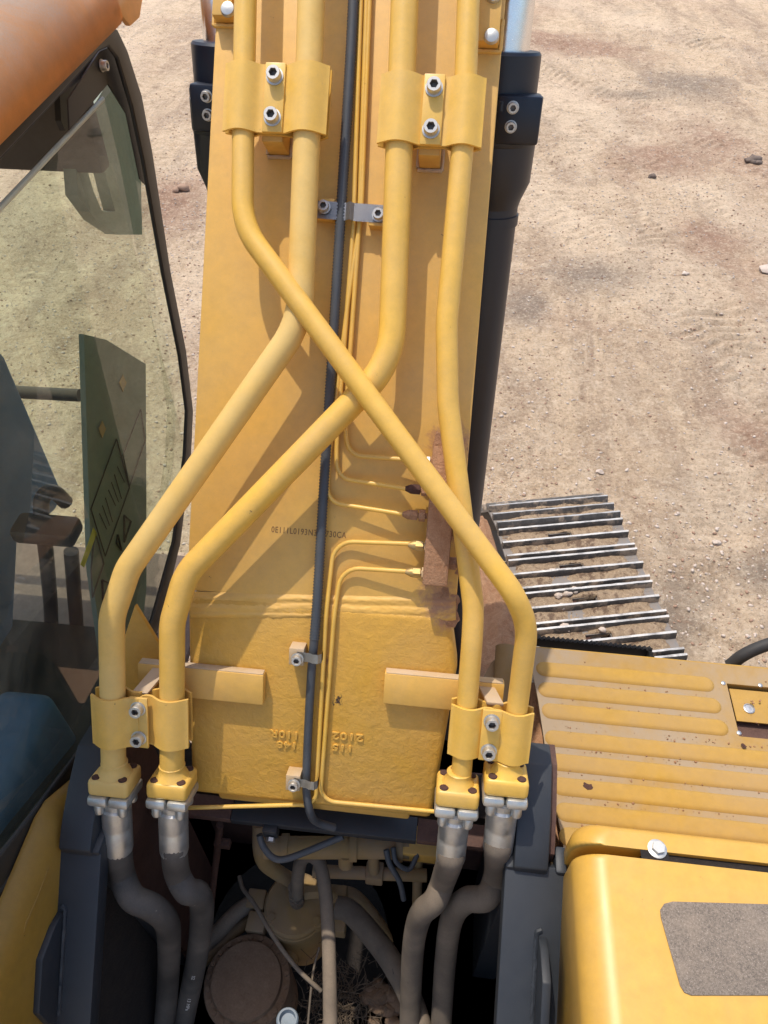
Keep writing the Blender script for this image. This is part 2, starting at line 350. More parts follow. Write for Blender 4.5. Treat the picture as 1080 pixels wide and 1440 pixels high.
# ------------------------------------------------------------------ ground
def vnoise(x, y, seed):
    xi = np.floor(x).astype(int); yi = np.floor(y).astype(int); fx = x - xi; fy = y - yi
    fx = fx * fx * (3 - 2 * fx); fy = fy * fy * (3 - 2 * fy)
    def h(a, b): return (np.sin(a * 127.1 + b * 311.7 + seed * 74.7) * 43758.5453) % 1.0
    return (h(xi, yi) * (1 - fx) + h(xi + 1, yi) * fx) * (1 - fy) + (h(xi, yi + 1) * (1 - fx) + h(xi + 1, yi + 1) * fx) * fy
def fbm(x, y, seed, o=4):
    s = 0; a = .5
    for k in range(o): s = s + a * (vnoise(x * 2 ** k, y * 2 ** k, seed + k) - .5); a *= .55
    return s
def lanes(x, y, prints=False):
    h = 0 * x; pale = 0 * x; stripe = 0 * x
    for (px, py, ang, wd, pitch, amp, sd) in ((1.9, 7.5, 24, .5, .20, .022, 1), (4.6, 9.0, 31, .55, .19, .026, 2), (-3.2, 9.5, -14, .5, .19, .024, 3), (3.3, 5.2, -38, .45, .16, .018, 4), (6.5, 13, 38, .6, .2, .03, 5), (-6, 13, 8, .5, .2, .024, 6), (-4.3, 6.0, 30, .5, .18, .02, 8), (2.6, 5.6, 20, .32, .13, .02, 9), (3.4, 11, 40, .5, .2, .03, 10), (1.4, 10.5, 12, .45, .18, .025, 11), (-2.6, 8.5, -6, .4, .17, .022, 12), (2.2, 4.2, -25, .3, .12, .016, 13), (4.5, 6.5, 28, .5, .18, .024, 14)):
        a = R(ang); u = (x - px) * math.cos(a) + (y - py) * math.sin(a); v = -(x - px) * math.sin(a) + (y - py) * math.cos(a)
        u = u + .25 * np.sin(v * .4 + sd)
        m = np.clip(1.25 - np.abs(u) / wd, 0, 1) * np.clip(fbm(x * .7, y * .7, 40 + sd, 2) * 4 + .45, 0, 1)
        sp_ = np.clip(np.sin((v + .35 * np.abs(u)) * 2 * math.pi / (pitch * .75)) * 2.5, -1, 1) * np.clip(fbm(x * 3, y * 3, 80 + sd, 2) * 4 + .6, 0, 1.2)
        pale = np.maximum(pale, np.clip(1.3 - np.abs(u) / wd, 0, 1) * np.clip(fbm(x * .5, y * .5, 90 + sd, 3) * 3 + .75, 0, 1)); stripe = np.maximum(stripe, m * np.clip(-sp_, 0, 1))
        h = h + m * .5 * amp * (np.clip(np.sin((v + .35 * np.abs(u)) * 2 * math.pi / (pitch * .75)) * 2.5, -1, 1) * np.clip(fbm(x * 3, y * 3, 80 + sd, 2) * 4 + .6, 0, 1.2) - .3) + .03 * np.exp(-((np.abs(u) - wd) / .09) ** 2) * np.clip(fbm(x, y, 60 + sd, 3) * 4 + .4, 0, 1)
    return (pale, stripe) if prints else h
def gz(x, y):
    near = np.clip(1 - (np.abs(x - 1) + np.abs(y - 8) * .6 - 9) / 6, 0, 1)
    return near * (fbm(x * .5, y * .5, 1, 3) * .16 + fbm(x * 2.2, y * 2.2, 9, 4) * .085 + fbm(x * 9, y * 9, 17, 3) * .03 + lanes(x, y)) - .03
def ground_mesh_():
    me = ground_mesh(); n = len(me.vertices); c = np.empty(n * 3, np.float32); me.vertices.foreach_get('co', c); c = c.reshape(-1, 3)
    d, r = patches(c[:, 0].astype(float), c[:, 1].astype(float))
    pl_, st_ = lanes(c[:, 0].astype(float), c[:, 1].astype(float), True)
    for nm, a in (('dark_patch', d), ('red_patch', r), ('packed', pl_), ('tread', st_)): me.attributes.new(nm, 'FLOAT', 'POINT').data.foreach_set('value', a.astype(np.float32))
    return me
def ground_mesh():
    def axis(a, b, step, far):
        mid = np.arange(a, b, step); e = []
        d = step
        x = b
        while x < far: d *= 1.5; x += d; e.append(x)
        lo = []; d = step; x = a
        while x > -far: d *= 1.5; x -= d; lo.append(x)
        return np.array(lo[::-1] + list(mid) + e)
    xs = axis(-7.5, 7.5, .032, 260); ys = axis(1.6, 19, .034, 300)
    X, Y = np.meshgrid(xs, ys); Z = gz(X, Y)
    nx, ny = len(xs), len(ys)
    me = bpy.data.meshes.new('ground'); me.vertices.add(nx * ny)
    me.vertices.foreach_set('co', np.stack([X, Y, Z], -1).astype(np.float32).ravel())
    i = np.arange(nx * ny).reshape(ny, nx); q = np.stack([i[:-1, :-1], i[:-1, 1:], i[1:, 1:], i[1:, :-1]], -1).reshape(-1, 4)
    me.loops.add(q.size); me.polygons.add(len(q)); me.loops.foreach_set('vertex_index', q.ravel())
    me.polygons.foreach_set('loop_start', np.arange(0, q.size, 4)); me.polygons.foreach_set('use_smooth', np.ones(len(q), bool))
    me.update(); me.validate(); return me
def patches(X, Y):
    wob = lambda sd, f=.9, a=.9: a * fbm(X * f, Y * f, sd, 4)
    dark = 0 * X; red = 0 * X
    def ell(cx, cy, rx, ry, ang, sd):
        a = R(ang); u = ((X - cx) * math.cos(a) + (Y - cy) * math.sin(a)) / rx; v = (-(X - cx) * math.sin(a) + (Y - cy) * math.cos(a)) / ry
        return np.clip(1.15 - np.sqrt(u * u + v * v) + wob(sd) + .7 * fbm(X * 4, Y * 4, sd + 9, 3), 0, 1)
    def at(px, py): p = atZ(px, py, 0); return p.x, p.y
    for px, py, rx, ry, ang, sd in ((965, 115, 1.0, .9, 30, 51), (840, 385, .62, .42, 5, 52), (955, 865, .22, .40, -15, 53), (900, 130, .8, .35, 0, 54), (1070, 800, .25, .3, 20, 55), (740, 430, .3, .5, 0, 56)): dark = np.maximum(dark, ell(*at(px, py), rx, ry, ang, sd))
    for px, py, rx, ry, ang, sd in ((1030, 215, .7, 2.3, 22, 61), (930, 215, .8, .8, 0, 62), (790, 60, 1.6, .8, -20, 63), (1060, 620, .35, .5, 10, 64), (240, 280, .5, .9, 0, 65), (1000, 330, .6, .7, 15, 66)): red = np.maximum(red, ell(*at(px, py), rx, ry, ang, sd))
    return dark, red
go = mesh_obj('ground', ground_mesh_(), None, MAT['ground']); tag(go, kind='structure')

def stone_mesh(seed, sub=1, rough=.35):
    b = bmesh.new(); bmesh.ops.create_icosphere(b, subdivisions=sub, radius=1); r = random.Random(seed)
    from mathutils import noise as mn
    for v in b.verts: v.co *= 1 + rough * mn.noise(v.co * 1.3 + V((seed * 3.1, 0, 0))) + r.uniform(-.1, .1)
    b.transform(Mx.Diagonal((1, r.uniform(.6, .9), r.uniform(.5, .7), 1))); return b
def scatter(name, n, gen, mat, sizes, flat=1.0):
    protos = []
    for k in range(6):
        b = stone_mesh(k + 20, 1); b.verts.ensure_lookup_table()
        protos.append((np.array([v.co[:] for v in b.verts]), np.array([[v.index for v in f.verts] for f in b.faces]))); b.free()
    X, Y, Z = gen(n); sz = sizes(n); a = rng.uniform(0, 6.28, n); ca, sa = np.cos(a), np.sin(a); vs, fs, off = [], [], 0
    for k in range(6):
        P, Fc = protos[k]; sl_ = slice(k, n, 6); m_ = len(X[sl_]); Q = P[None] * sz[sl_, None, None]
        c_, s_ = ca[sl_, None], sa[sl_, None]
        Q = np.stack([Q[..., 0] * c_ - Q[..., 1] * s_ + X[sl_, None], Q[..., 0] * s_ + Q[..., 1] * c_ + Y[sl_, None], Q[..., 2] * flat + Z[sl_, None]], -1)
        vs.append(Q.reshape(-1, 3)); fs.append((Fc[None] + (np.arange(m_) * len(P))[:, None, None] + off).reshape(-1, 3)); off += m_ * len(P)
    vs = np.concatenate(vs); fs = np.concatenate(fs)
    me = bpy.data.meshes.new(name); me.vertices.add(len(vs)); me.vertices.foreach_set('co', vs.astype(np.float32).ravel())
    me.loops.add(fs.size); me.polygons.add(len(fs)); me.loops.foreach_set('vertex_index', fs.ravel()); me.polygons.foreach_set('loop_start', np.arange(0, fs.size, 3)); me.update(); me.validate()
    return me
def gen_ground(n):
    m_ = n * 4; y = 2.0 + 15 * rng.random(m_) ** 1.3; x = rng.uniform(-7, 7, m_) * (.35 + y / 16)
    ok = fbm(x * .6, y * .6, 33, 3) + rng.uniform(-.25, .25, m_) > -.08; x, y = x[ok][:n], y[ok][:n]
    return x, y, gz(x, y) + .002
g1 = mesh_obj('gravel', scatter('gravel', 30000, gen_ground, MAT['stone'], lambda n: .004 + .015 * rng.random(n) ** 4), None, MAT['stone']); tag(g1, 'loose pale gravel scattered over the dry earth', 'gravel', kind='stuff')
g2 = mesh_obj('earth_crumbs', scatter('earth_crumbs', 22000, gen_ground, MAT['stone_r'], lambda n: .004 + .013 * rng.random(n) ** 4), None, MAT['stone_r']); tag(g2, 'small brown crumbs of earth on the ground', 'gravel', kind='stuff')
def stone(name, px, py, s, seed, mat, label, cat='stone', lumps=1):
    p = atZ(px, py, 0); z = float(gz(np.array(p.x), np.array(p.y))); g = G()
    for k in range(lumps):
        o = V((0, 0, s * .35)) if k == 0 else V((random.uniform(-1, 1) * s, random.uniform(-1, 1) * s, s * .2))
        g.add(stone_mesh(seed + k, 2, .5), Mx.Translation(V((p.x, p.y, z)) + o) @ Mx.Diagonal((s * (1 if k == 0 else .55),) * 3 + (1,)))
    o = g.out(name, mat, None, 50); tag(o, label, cat)
stone('earth_clod', 1061, 226, .09, 3, MAT['stone_d'], 'dark crumbly clod of earth by the right edge, upper part of the ground', 'clod', 6)
stone('earth_clod', 257, 266, .075, 5, MAT['stone_r'], 'reddish brown clod lying between the cab and the boom', 'clod', 2)
stone('stone', 1076, 381, .075, 8, MAT['stone'], 'pale flat stone at the right edge of the bare ground')
stone('stone', 963, 388, .035, 9, MAT['stone'], 'small white stone on the grey patch right of the boom')
stone('stone', 845, 658, .028, 12, MAT['stone'], 'small pale pebble just beyond the crawler track')
stone('stone', 1010, 757, .03, 14, MAT['stone'], 'pale pebble on the ground right of the crawler track')
stone('earth_clod', 918, 247, .05, 15, MAT['stone_d'], 'small dark clod right of the chrome rod', 'clod', 3)

# ------------------------------------------------------------------ excavator boom
boom = thing('excavator_boom', BO, 'yellow excavator boom carrying crossing steel pipes, seen from above', 'boom')
A_W = (onB(455, 862) - BO).dot(EA)         # weld line along the boom
f_end = (onF(440, 1134) - FO).dot(FA)
def bp(a, h): v = BO + EA * a + EN * h; return (v.y, v.z)
def fp(a, h): v = FO + FA * a + FN * h; return (v.y, v.z)
top = [bp(1.15, 0), fp(0, 0), fp(f_end, 0)]
def prof(x, pts): return [V((x, y, z)) for y, z in pts]
low = [fp(f_end - .03, -.03), fp(f_end - .02, -.12), fp(f_end + .15, -.42), bp(-.1, -.55), bp(1.15, -.60)]
g = G(); g.prism(prof(BXL + .055, top[:1] + [bp(0.0, -.002), bp(A_W + .01, -.006), fp(f_end, -.012)] + low), (BXR - BXL - .11, 0, 0), bev=.006)
body = g.out('boom_box', MAT['yel'], boom)
g = G(); g.prism(prof(BXL, [bp(1.15, 0), bp(A_W + .02, 0), bp(A_W + .02, -.014), bp(1.15, -.014)]), (BXR - BXL, 0, 0), bev=.004)
g.out('top_plate', MAT['plate'], boom)
# cast foot, chamfered shoulders
cf = [(BXL + .012, .02), (BXL + .004, 0.0), (BXL + .006, f_end), (BXR - .012, f_end), (BXR + .012, -.08), (BXR - .004, .0), (BXR - .025, .02)]
g = G(); g.prism([FO + EX * (x - FO.x) + FA * a + FN * .001 for x, a in cf], FN * -.07, bev=.012, seg=3)
g.out('boom_foot', MAT['foot'], boom)
# weld run between plate and casting
from mathutils import noise as mnz
rows = []
for j in range(31):
    py = 832 + 42 * j / 30; row = []
    for i in range(121):
        px = 268 + 373 * i / 120; p = onB(px, py + (px - 268) * .016, 0); v = j / 30
        rip = .0024 * abs(math.sin(v * 9.4 + .5 * mnz.noise(V((px * .012, 0, 3))) + .25 * math.sin(px * .02))) * (1 + .5 * mnz.noise(V((px * .15, j * .3, 0)))) + .0012 * mnz.noise(V((px * .5, j * .9, 5)))
        env = min(1, v * 6, (1 - v) * 6)
        drop = -.010 * max(0, v - .72) / .28
        row.append(p + EN * (rip * env + .0012 * env + drop - .0006))
    rows.append(row)
G().sheet(rows).out('weld_seam', MAT['plate'], boom, 80)

def text_mesh(s, size, depth):
    cu = bpy.data.curves.new('t', 'FONT'); cu.body = s; cu.size = size; cu.extrude = depth; cu.align_x = 'CENTER'; cu.align_y = 'CENTER'; cu.space_character = 1.12
    cu.bevel_depth = depth * .25; cu.resolution_u = 3
    o = bpy.data.objects.new('t', cu); C.objects.link(o); bpy.context.view_layer.update()
    me = bpy.data.meshes.new_from_object(o.evaluated_get(bpy.context.evaluated_depsgraph_get())); bpy.data.objects.remove(o); return me
mesh_obj('serial_number', text_mesh('0E111L0193N3  0730CA', .0125, .0003), boom, MAT['stamp'], frame(onB(434, 749, .0002), V((1, -.0, 0)) * 1.0, EA, EN) @ Mx.Diagonal((.98, 1.25, 1, 1)))
for txt, px, py, sz, wx in (('115', 482, 1051, .0165, 1.55), ('148', 404, 1047, .0165, 1.55), ('2102', 489, 1035, .0185, 1.5), ('110R', 401, 1032, .0185, 1.35)):
    mesh_obj('cast_number', text_mesh(txt, sz, .0028), boom, MAT['foot'], frame(onF(px, py, .001), -EX, -FA, FN) @ Mx.Diagonal((wx, 1.15, 1, 1)))

# bolts
def bolt_mesh(r, h, n=24):
    b = bmesh.new()
    def ring(rf, z): return [b.verts.new((rf(2 * math.pi * k / n) * math.cos(2 * math.pi * k / n), rf(2 * math.pi * k / n) * math.sin(2 * math.pi * k / n), z)) for k in range(n)]
    hx = lambda a: .56 * r * math.cos(R(30)) / math.cos((a % R(60)) - R(30))
    rr = [ring(lambda a: r * 1.22, 0), ring(lambda a: r * 1.22, h * .12), ring(lambda a: r, h * .14), ring(lambda a: r, h * .9), ring(lambda a: r * .93, h), ring(lambda a: hx(a) * 1.1, h), ring(hx, h * .94), ring(hx, h * .35)]
    for i in range(len(rr) - 1):
        for k in range(n): b.faces.new((rr[i][k], rr[i][(k + 1) % n], rr[i + 1][(k + 1) % n], rr[i + 1][k]))
    f = b.faces.new(rr[-1]); f.material_index = 1
    for ff in b.faces:
        if all(v in rr[-1] or v in rr[-2] for v in ff.verts): ff.material_index = 1
    me = bpy.data.meshes.new('clamp_bolt'); b.to_mesh(me); b.free()
    me.polygons.foreach_set('use_smooth', [True] * len(me.polygons)); me.set_sharp_from_angle(angle=R(35))
    me.materials.append(MAT['bolt']); me.materials.append(MAT['socket']); return me
BOLT = bolt_mesh(.0118, .0155); BOLT_S = bolt_mesh(.0095, .012)
def bolt(p, x, n, parent, me=BOLT, name='clamp_bolt'):
    x = (x - n * x.dot(n)).normalized(); return mesh_obj(name, me, parent, None, frame(p, x, n.cross(x), n))

# pipes
RS, RB = .0185, .0228
def pipe(pts, rad, r, mat, label):
    p = fillet(pts, rad, 10); o = G().tube(p, r, 22).out('hydraulic_pipe', mat, boom, 60); o['label'] = label; return o
p1 = pipe([onB(350, -260, .072), onB(342, 180, .072), onB(341, 318, .082), onB(722, 834, .122), onF(742, 880, .085), onF(730, 975, .066), onF(713, 1100, .066)], [.4, .13, .085, .16, .4], RS, MAT['pipe'], 'thin pipe crossing over the others from upper left to lower right')
p2 = pipe([onB(446, -260, .072), onB(432, 180, .072), onB(421, 455, .072), onB(180, 800, .085), onF(157, 868, .085), onF(160, 1100, .075)], [.5, .16, .10, .12], RB, MAT['pipe_dusty'], 'thick dusty pipe bending to the far lower left')
p3 = pipe([onB(579, -260, .072), onB(562, 190, .072), onB(550, 510, .072), onB(262, 806, .072), onF(242, 876, .068), onF(242, 1100, .062)], [.5, .15, .12, .14], RB, MAT['pipe'], 'thick pipe passing below the crossing to the lower left')
p4 = pipe([onB(668, -260, .072), onB(652, 190, .072), onB(628, 455, .072), onB(630, 570, .068), onB(666, 855, .062), onF(664, 900, .062), onF(648, 1100, .062)], [.5, .25, .35, .25, .3], RS, MAT['pipe'], 'thin pipe running straight down the right side')

def clamp(org, ea, en, pipes, length, halfgap, label):
    """two wavy plates round a pair of pipes (x, h, r) with a pad plate and two bolts; org gives the middle"""
    root_name = 'pipe_clamp'
    (xa, ha, ra), (xb, hb, rb) = pipes
    def wave(sgn):
        th = .0055; xs = np.linspace(xa - ra - .012, xb + rb + .012, 61); pts = []
        for x in xs:
            (xp, hp_, rp) = min(pipes, key=lambda q: abs(x - q[0])); d = abs(x - xp); Rr = rp + .0006
            pts.append((x, hp_ + sgn * Rr * (.25 + .75 * math.cos(math.pi / 2 * min(1, d / (1.45 * Rr))))))
        h = np.array([p[1] for p in pts]); k = np.array([1, 2, 3, 2, 1.]) / 9; hp = np.pad(h, 2, 'edge'); hs = np.convolve(hp, k, 'valid')
        hs = np.maximum(h, hs) if sgn > 0 else np.minimum(h, hs)
        return [(x, v) for x, v in zip(xs, hs)], th
    g = G()
    def plate(sgn, off):
        w, th = wave(sgn); o2 = [(x, h + sgn * th) for x, h in w]
        P = lambda x, h, a: org + EX * (x - org.x) + en * h + ea * a
        r0 = [[P(x, h, -length / 2 + off) for x, h in w], [P(x, h, length / 2 + off) for x, h in w], [P(x, h, length / 2 + off) for x, h in o2], [P(x, h, -length / 2 + off) for x, h in o2], [P(x, h, -length / 2 + off) for x, h in w]]
        gg = G(); gg.sheet(r0)
        for j in (0, -1):
            gg.sheet([[r0[0][j], r0[1][j]], [r0[3][j], r0[2][j]]])
        bmesh.ops.remove_doubles(gg.bm, verts=gg.bm.verts[:], dist=1e-5); bmesh.ops.recalc_face_normals(gg.bm, faces=gg.bm.faces[:])
        return gg
    cl = plate(1, 0).out('pipe_clamp', MAT['pipe'], boom, 50); cl['label'] = label
    plate(-1, .003).out('back_plate', MAT['pipe'], cl, 50)
    xm = (xa + xb) / 2; hm = (ha + hb) / 2 + .25 * ra + .0055
    Mb = Mx((EX, ea, en)).transposed()
    ctr = org + EX * (xm - org.x) + en * (hm + .003)
    G().box(ctr, (.034, length * 1.02, .006), Mb, .0015).out('pad_plate', MAT['pipe'], cl)
    for s in (-1, 1): bolt(ctr + ea * (s * length * .30) + en * .0031, EX, en, cl)
    return cl, ctr
def x_at(f, px, py, h): return f(px, py, h).x
o1 = onB(391, 138, .085) - EN * .085; cl1, c1 = clamp(o1, EA, EN, [(x_at(onB, 343, 135, .072), .072, RS), (x_at(onB, 434, 140, .072), .072, RB)], .108, 0, 'wavy pipe clamp near the top left of the boom')
o2 = onB(609, 155, .085) - EN * .085; cl2, c2 = clamp(o2, EA, EN, [(x_at(onB, 564, 150, .072), .072, RB), (x_at(onB, 654, 160, .072), .072, RS)], .108, 0, 'wavy pipe clamp near the top right of the boom')
o3 = onF(200, 1016, .085) - FN * .085; cl3, c3 = clamp(o3, FA, FN, [(x_at(onF, 159, 1017, .079), .079, RB), (x_at(onF, 242, 1017, .064), .064, RB)], .100, 0, 'wavy pipe clamp at the lower left beside the cab')
o4 = onF(690, 1033, .075) - FN * .075; cl4, c4 = clamp(o4, FA, FN, [(x_at(onF, 655, 1033, .062), .062, RS), (x_at(onF, 722, 1033, .066), .066, RS)], .098, 0, 'wavy pipe clamp at the lower right beside the ribbed deck')
MB1 = Mx((EX, EA, EN)).transposed(); MF1 = Mx((EX, FA, FN)).transposed()
# stand-off blocks below the top clamps, with a weld fillet round the base
for px, py, dx in ((385, 150, -.004), (604, 170, -.004)):
    p = onB(px, py, 0) + EX * (.01 if px < 500 else .0)
    q = onB(388 if px < 500 else 604, 207 if px < 500 else 226, .03)
    ctr = V((q.x, 0, 0)); a = (q - BO).dot(EA)
    c0 = BO + EX * (q.x - BO.x) + EA * (a + .035) + EN * .03
    b = G().box(c0, (.036, .075, .058), MB1, .002).out('stand_block', MAT['yel'], boom)
    base = c0 - EN * .028; loop = [base + EX * (sx * .021) + EA * (sy * .041) for sx, sy in ((-1, -1), (1, -1), (1, 1), (-1, 1), (-1, -1))]
    G().tube(resample([V(p) for p in loop], .004), .0035, 7).jitter(.0012, 300).out('weld_bead', MAT['tan'], b)
# rivet bars at the upper corners of the plate
for quad, riv in (([(679, -60), (706, -60), (700, 70), (676, 70)], [(694, -6), (691, 52)]), ([(309, -60), (333, -60), (331, 34), (309, 34)], [(321, 14)])):
    h = .026; P = [onB(x, y, 0) for x, y in quad]
    x0 = min(p.x for p in P); x1 = max(p.x for p in P); a0 = (P[2] - BO).dot(EA); a1 = (P[0] - BO).dot(EA)
    b = G().box(BO + EX * ((x0 + x1) / 2 - BO.x) + EA * ((a0 + a1) / 2) + EN * (h / 2), (x1 - x0, a1 - a0, h), MB1, .002).out('rivet_bar', MAT['yel'], boom)
    for x, y in riv:
        q = onB(x, y, h); G().lathe([(.0128, 0), (.0128, .003), (.011, .006), (.004, .0075)], q, EN, 20).out('rivet', MAT['ferrule'], b)
    base = BO + EX * ((x0 + x1) / 2 - BO.x) + EA * a0 + EN * .001
    G().tube(resample([base + EX * (-(x1 - x0) / 2 - .004) + EA * .05, base + EX * (-(x1 - x0) / 2 - .004) - EA * .004, base + EX * ((x1 - x0) / 2 + .004) - EA * .004, base + EX * ((x1 - x0) / 2 + .004) + EA * .05], .004), .004, 7).jitter(.0012, 300).out('weld_bead', MAT['yel'], b)

# crossbars standing on the boom foot and their stems
def crossbar(xl, xr, a_top, stem_px, clampc, label):
    hgt, dep = .062, .022
    ctr = FO + EX * ((xl + xr) / 2 - FO.x) + FA * (a_top - hgt / 2) + FN * (dep / 2 + .001)
    b = G().box(ctr, (xr - xl, hgt, dep), MF1, .002).out('crossbar', MAT['yel'], boom); b['label'] = label
    # dust lying on the upper edge
    G().box(ctr + FA * (hgt / 2 + .001), (xr - xl - .004, .0025, dep - .003), MF1, .001).jitter(.0015, 60).out('dust_layer', MAT['tan'], b)
    s0 = FO + EX * (stem_px - FO.x) + FA * (a_top - .012) + FN * (dep + .004); s1 = clampc - FN * .03 + FA * .055
    d = (s1 - s0); L = d.length; d.normalize(); z = EX.cross(d).normalized()
    G().box(s0.lerp(s1, .5), (.030, L + .03, .008), Mx((EX, d, z)).transposed(), .002).out('stem_plate', MAT['tan'], b)
aT = (onF(280, 944, .03) - FO).dot(FA)
crossbar(onF(190, 940, .034).x, onF(368, 965, .034).x, aT, onF(220, 940, .034).x, c3, 'left crossbar welded to the boom foot')
aT = (onF(620, 957, .03) - FO).dot(FA)
crossbar(onF(539, 970, .034).x, onF(711, 960, .034).x, aT, onF(688, 955, .034).x, c4, 'right crossbar welded to the boom foot')
# pointed gusset plate beside the left pipes
pts = [onF(193, 848, -.06), onF(232, 912, -.06), onF(236, 985, -.06), onF(178, 985, -.06), onF(172, 912, -.06)]
G().prism(pts, FN * .012, bev=.0015).out('gusset_plate', MAT['foot'], boom)

# flange blocks with split flanges at the lower pipe ends
def flange(px, py, h, r, label):
    e = onF(px, py, h); d = -FA
    G_ = G(); G_.lathe([(r, -.012), (r + .002, -.010), (r + .001, -.004), (r + .004, .004), (r + .010, .012)], e, d, 24)
    M = Mx((EX, FA, FN)).transposed()
    G_.box(e + d * .028, (.078, .034, .070), M, .008, 3)
    fl = G_.out('flange_block', MAT['pipe'] if px != 161 else MAT['pipe_dusty'], boom); fl['label'] = label
    for sx in (-1, 1):
        for sn in (-1, 1):
            q = e + d * .0112 + EX * (sx * .0255) + FN * (sn * .0225)
            G().lathe([(.0082, 0), (.0082, .0018), (.007, .0026)], q, FA, 14).out('bolt_end', MAT['rustbolt'] if not (px == 637 and sx < 0) else MAT['bolt'], fl)
            G().lathe([(.0085, 0), (.0095, .002), (.0095, .020), (.008, .024)], e + d * .064 + EX * (sx * .023) + FN * (sn * .022), d, 14).out('cap_screw', MAT['ferrule'], fl)
    g = G()
    for s in (-1, 1): g.box(e + d * .055 + EX * (s * .0205), (.039, .021, .078), M, .007, 2)
    g.out('split_flange', MAT['ferrule'], fl)
    return e + d * .066
F2 = flange(161, 1078, .075, RB, 'rust stained flange block, leftmost'); F3 = flange(242, 1082, .062, RB, 'left inner flange block'); F4 = flange(645, 1092, .062, RS + .002, 'flange block with one bright bolt end'); F1 = flange(713, 1076, .066, RS + .002, 'rightmost flange block')

# thin grease lines with nuts, and the junction bar
RL = .0042
def gline(pts, rad, label=None):
    o = G().tube(fillet(pts, rad, 6), RL, 10).out('grease_line', MAT['pipe'], boom, 60); return o
def nut(p, mat, scale=1.0):
    g = G(); x = EX
    g.lathe([(.004, 0), (.0085 * scale, .010), (.0085 * scale, .014)], p, x, 12); g.hexa(p + x * .0135, x, .0098 * scale, .013, EN)
    o = g.out('line_nut', mat, boom)
    g = G(); g.hexa(p + x * .029, x, .0105 * scale, .011, EA); g.lathe([(.005, 0), (.005, .018)], p + x * .026, x, 10); g.out('adapter', MAT['rust'] if mat != MAT['brass'] else MAT['tan'], o)
    return o
hL = .012
gline([onB(524, -260, hL), onB(505, 320, hL), onB(485, 600, hL), onB(490, 640, hL), onB(604, 649, .03)], [.5, .4, .03, .03])
gline([onB(516, -260, hL), onB(497, 320, hL), onB(473, 630, hL), onB(474, 672, hL), onB(575, 688, .03)], [.5, .4, .03, .03])
gline([onB(530, -260, hL), onB(508, 300, hL), onB(490, 420, hL), onB(463, 640, hL), onB(459, 706, hL), onB(566, 723, .03)], [.5, .4, .3, .03, .03])
gline([onB(582, 765, .03), onB(470, 761, .010), onB(459, 860, .010), onF(444, 1131, .010), onF(262, 1136, .006)], [.04, .25, .03])
gline([onB(578, 804, .03), onB(480, 798, .010), onB(470, 865, .010), onF(450, 1126, .010), onF(620, 1142, .006)], [.04, .25, .03])
nut(onB(583, 648, .03), MAT['steel']); nut(onB(570, 687, .03), MAT['rustbolt']); nut(onB(566, 723, .03), MAT['rust']); nut(onB(574, 766, .03), MAT['brass']); nut(onB(570, 804, .03), MAT['brass'])
P = [onB(617, 640, .055), onB(639, 640, .055), onB(622, 825, .055), onB(597, 823, .055)]
xm = .5 * (onB(628, 730, .055).x + onB(610, 730, .055).x); a0 = (P[3] - BO).dot(EA); a1 = (onB(628, 628, .055) - BO).dot(EA)
jb = G(); jb.box(BO + EX * (xm - BO.x) + EA * ((a0 + a1) / 2) + EN * .03, (.044, a1 - a0, .056), MB1, .004, 2); jb.jitter(.002, 60)
jb = jb.out('junction_bar', MAT['rust'], boom); jb['label'] = 'grease junction bar caked in brown mud'
for a_ in (.16, .40):
    q = BO + EX * (xm + .022 - BO.x) + EA * (a0 + (a1 - a0) * a_) + EN * .03
    g = G(); g.hexa(q, EX, .012, .012, EN); g.lathe([(.008, 0), (.008, .02)], q + EX * .011, EX, 12); g.out('outlet_nut', MAT['rust'], jb)
g = G()
for k in range(30):
    s = random.uniform(.010, .022); px, py = random.choice(((620, 628), (632, 628), (641, 626), (640, 650), (640, 690), (634, 760), (628, 800), (624, 838), (612, 842), (626, 856), (618, 836)))
    g.add(stone_mesh(k + 70, 2, .5), Mx.Translation(onB(px + random.uniform(-8, 8), py + random.uniform(-14, 14), -.003)) @ MB1.to_4x4() @ Mx.Diagonal((s, s * 1.5, s * .28, 1)))
g.jitter(.003, 90).out('mud_crust', MAT['rust'], boom)['kind'] = 'stuff'

# black corrugated conduit -> smooth lower part; clips
path = spline([onB(502, -260, .02), onB(497, 0, .018), onB(480, 290, .020), onB(467, 500, .018), onB(455, 690, .016), onB(447, 830, .016), onF(442, 900, .018)], 12)
path = resample(path, .0028)
rr = [.0098 if (i % 2) else .0078 for i in range(len(path))]
cond = thing('cable_conduit', path[len(path) // 2], 'black corrugated cable conduit running down the middle of the boom', 'conduit')
G().tube(path, rr, 12).out('corrugated_sleeve', MAT['conduit'], cond, 80)
p5 = spline([onF(442, 898, .018), onF(437, 960, .016), onF(432, 1060, .014), onF(431, 1110, .014), onF(436, 1142, .010), onF(446, 1156, -.03), onF(470, 1164, -.05)], 8)
G().tube(p5, .0082, 12).out('cable_sheath', MAT['conduit'], cond, 60)
def strapclip(c, n, a, w, halfl, holes, mat):
    prof = [(-halfl, .002), (-.024, .002), (-.017, .020), (.0, .024), (.014, .018), (.02, .002), (halfl, .002)]
    rows = [[c + EX * x + n * h + a * s for x, h in prof] for s in (-w / 2, w / 2)]
    return G().sheet(rows, .003)
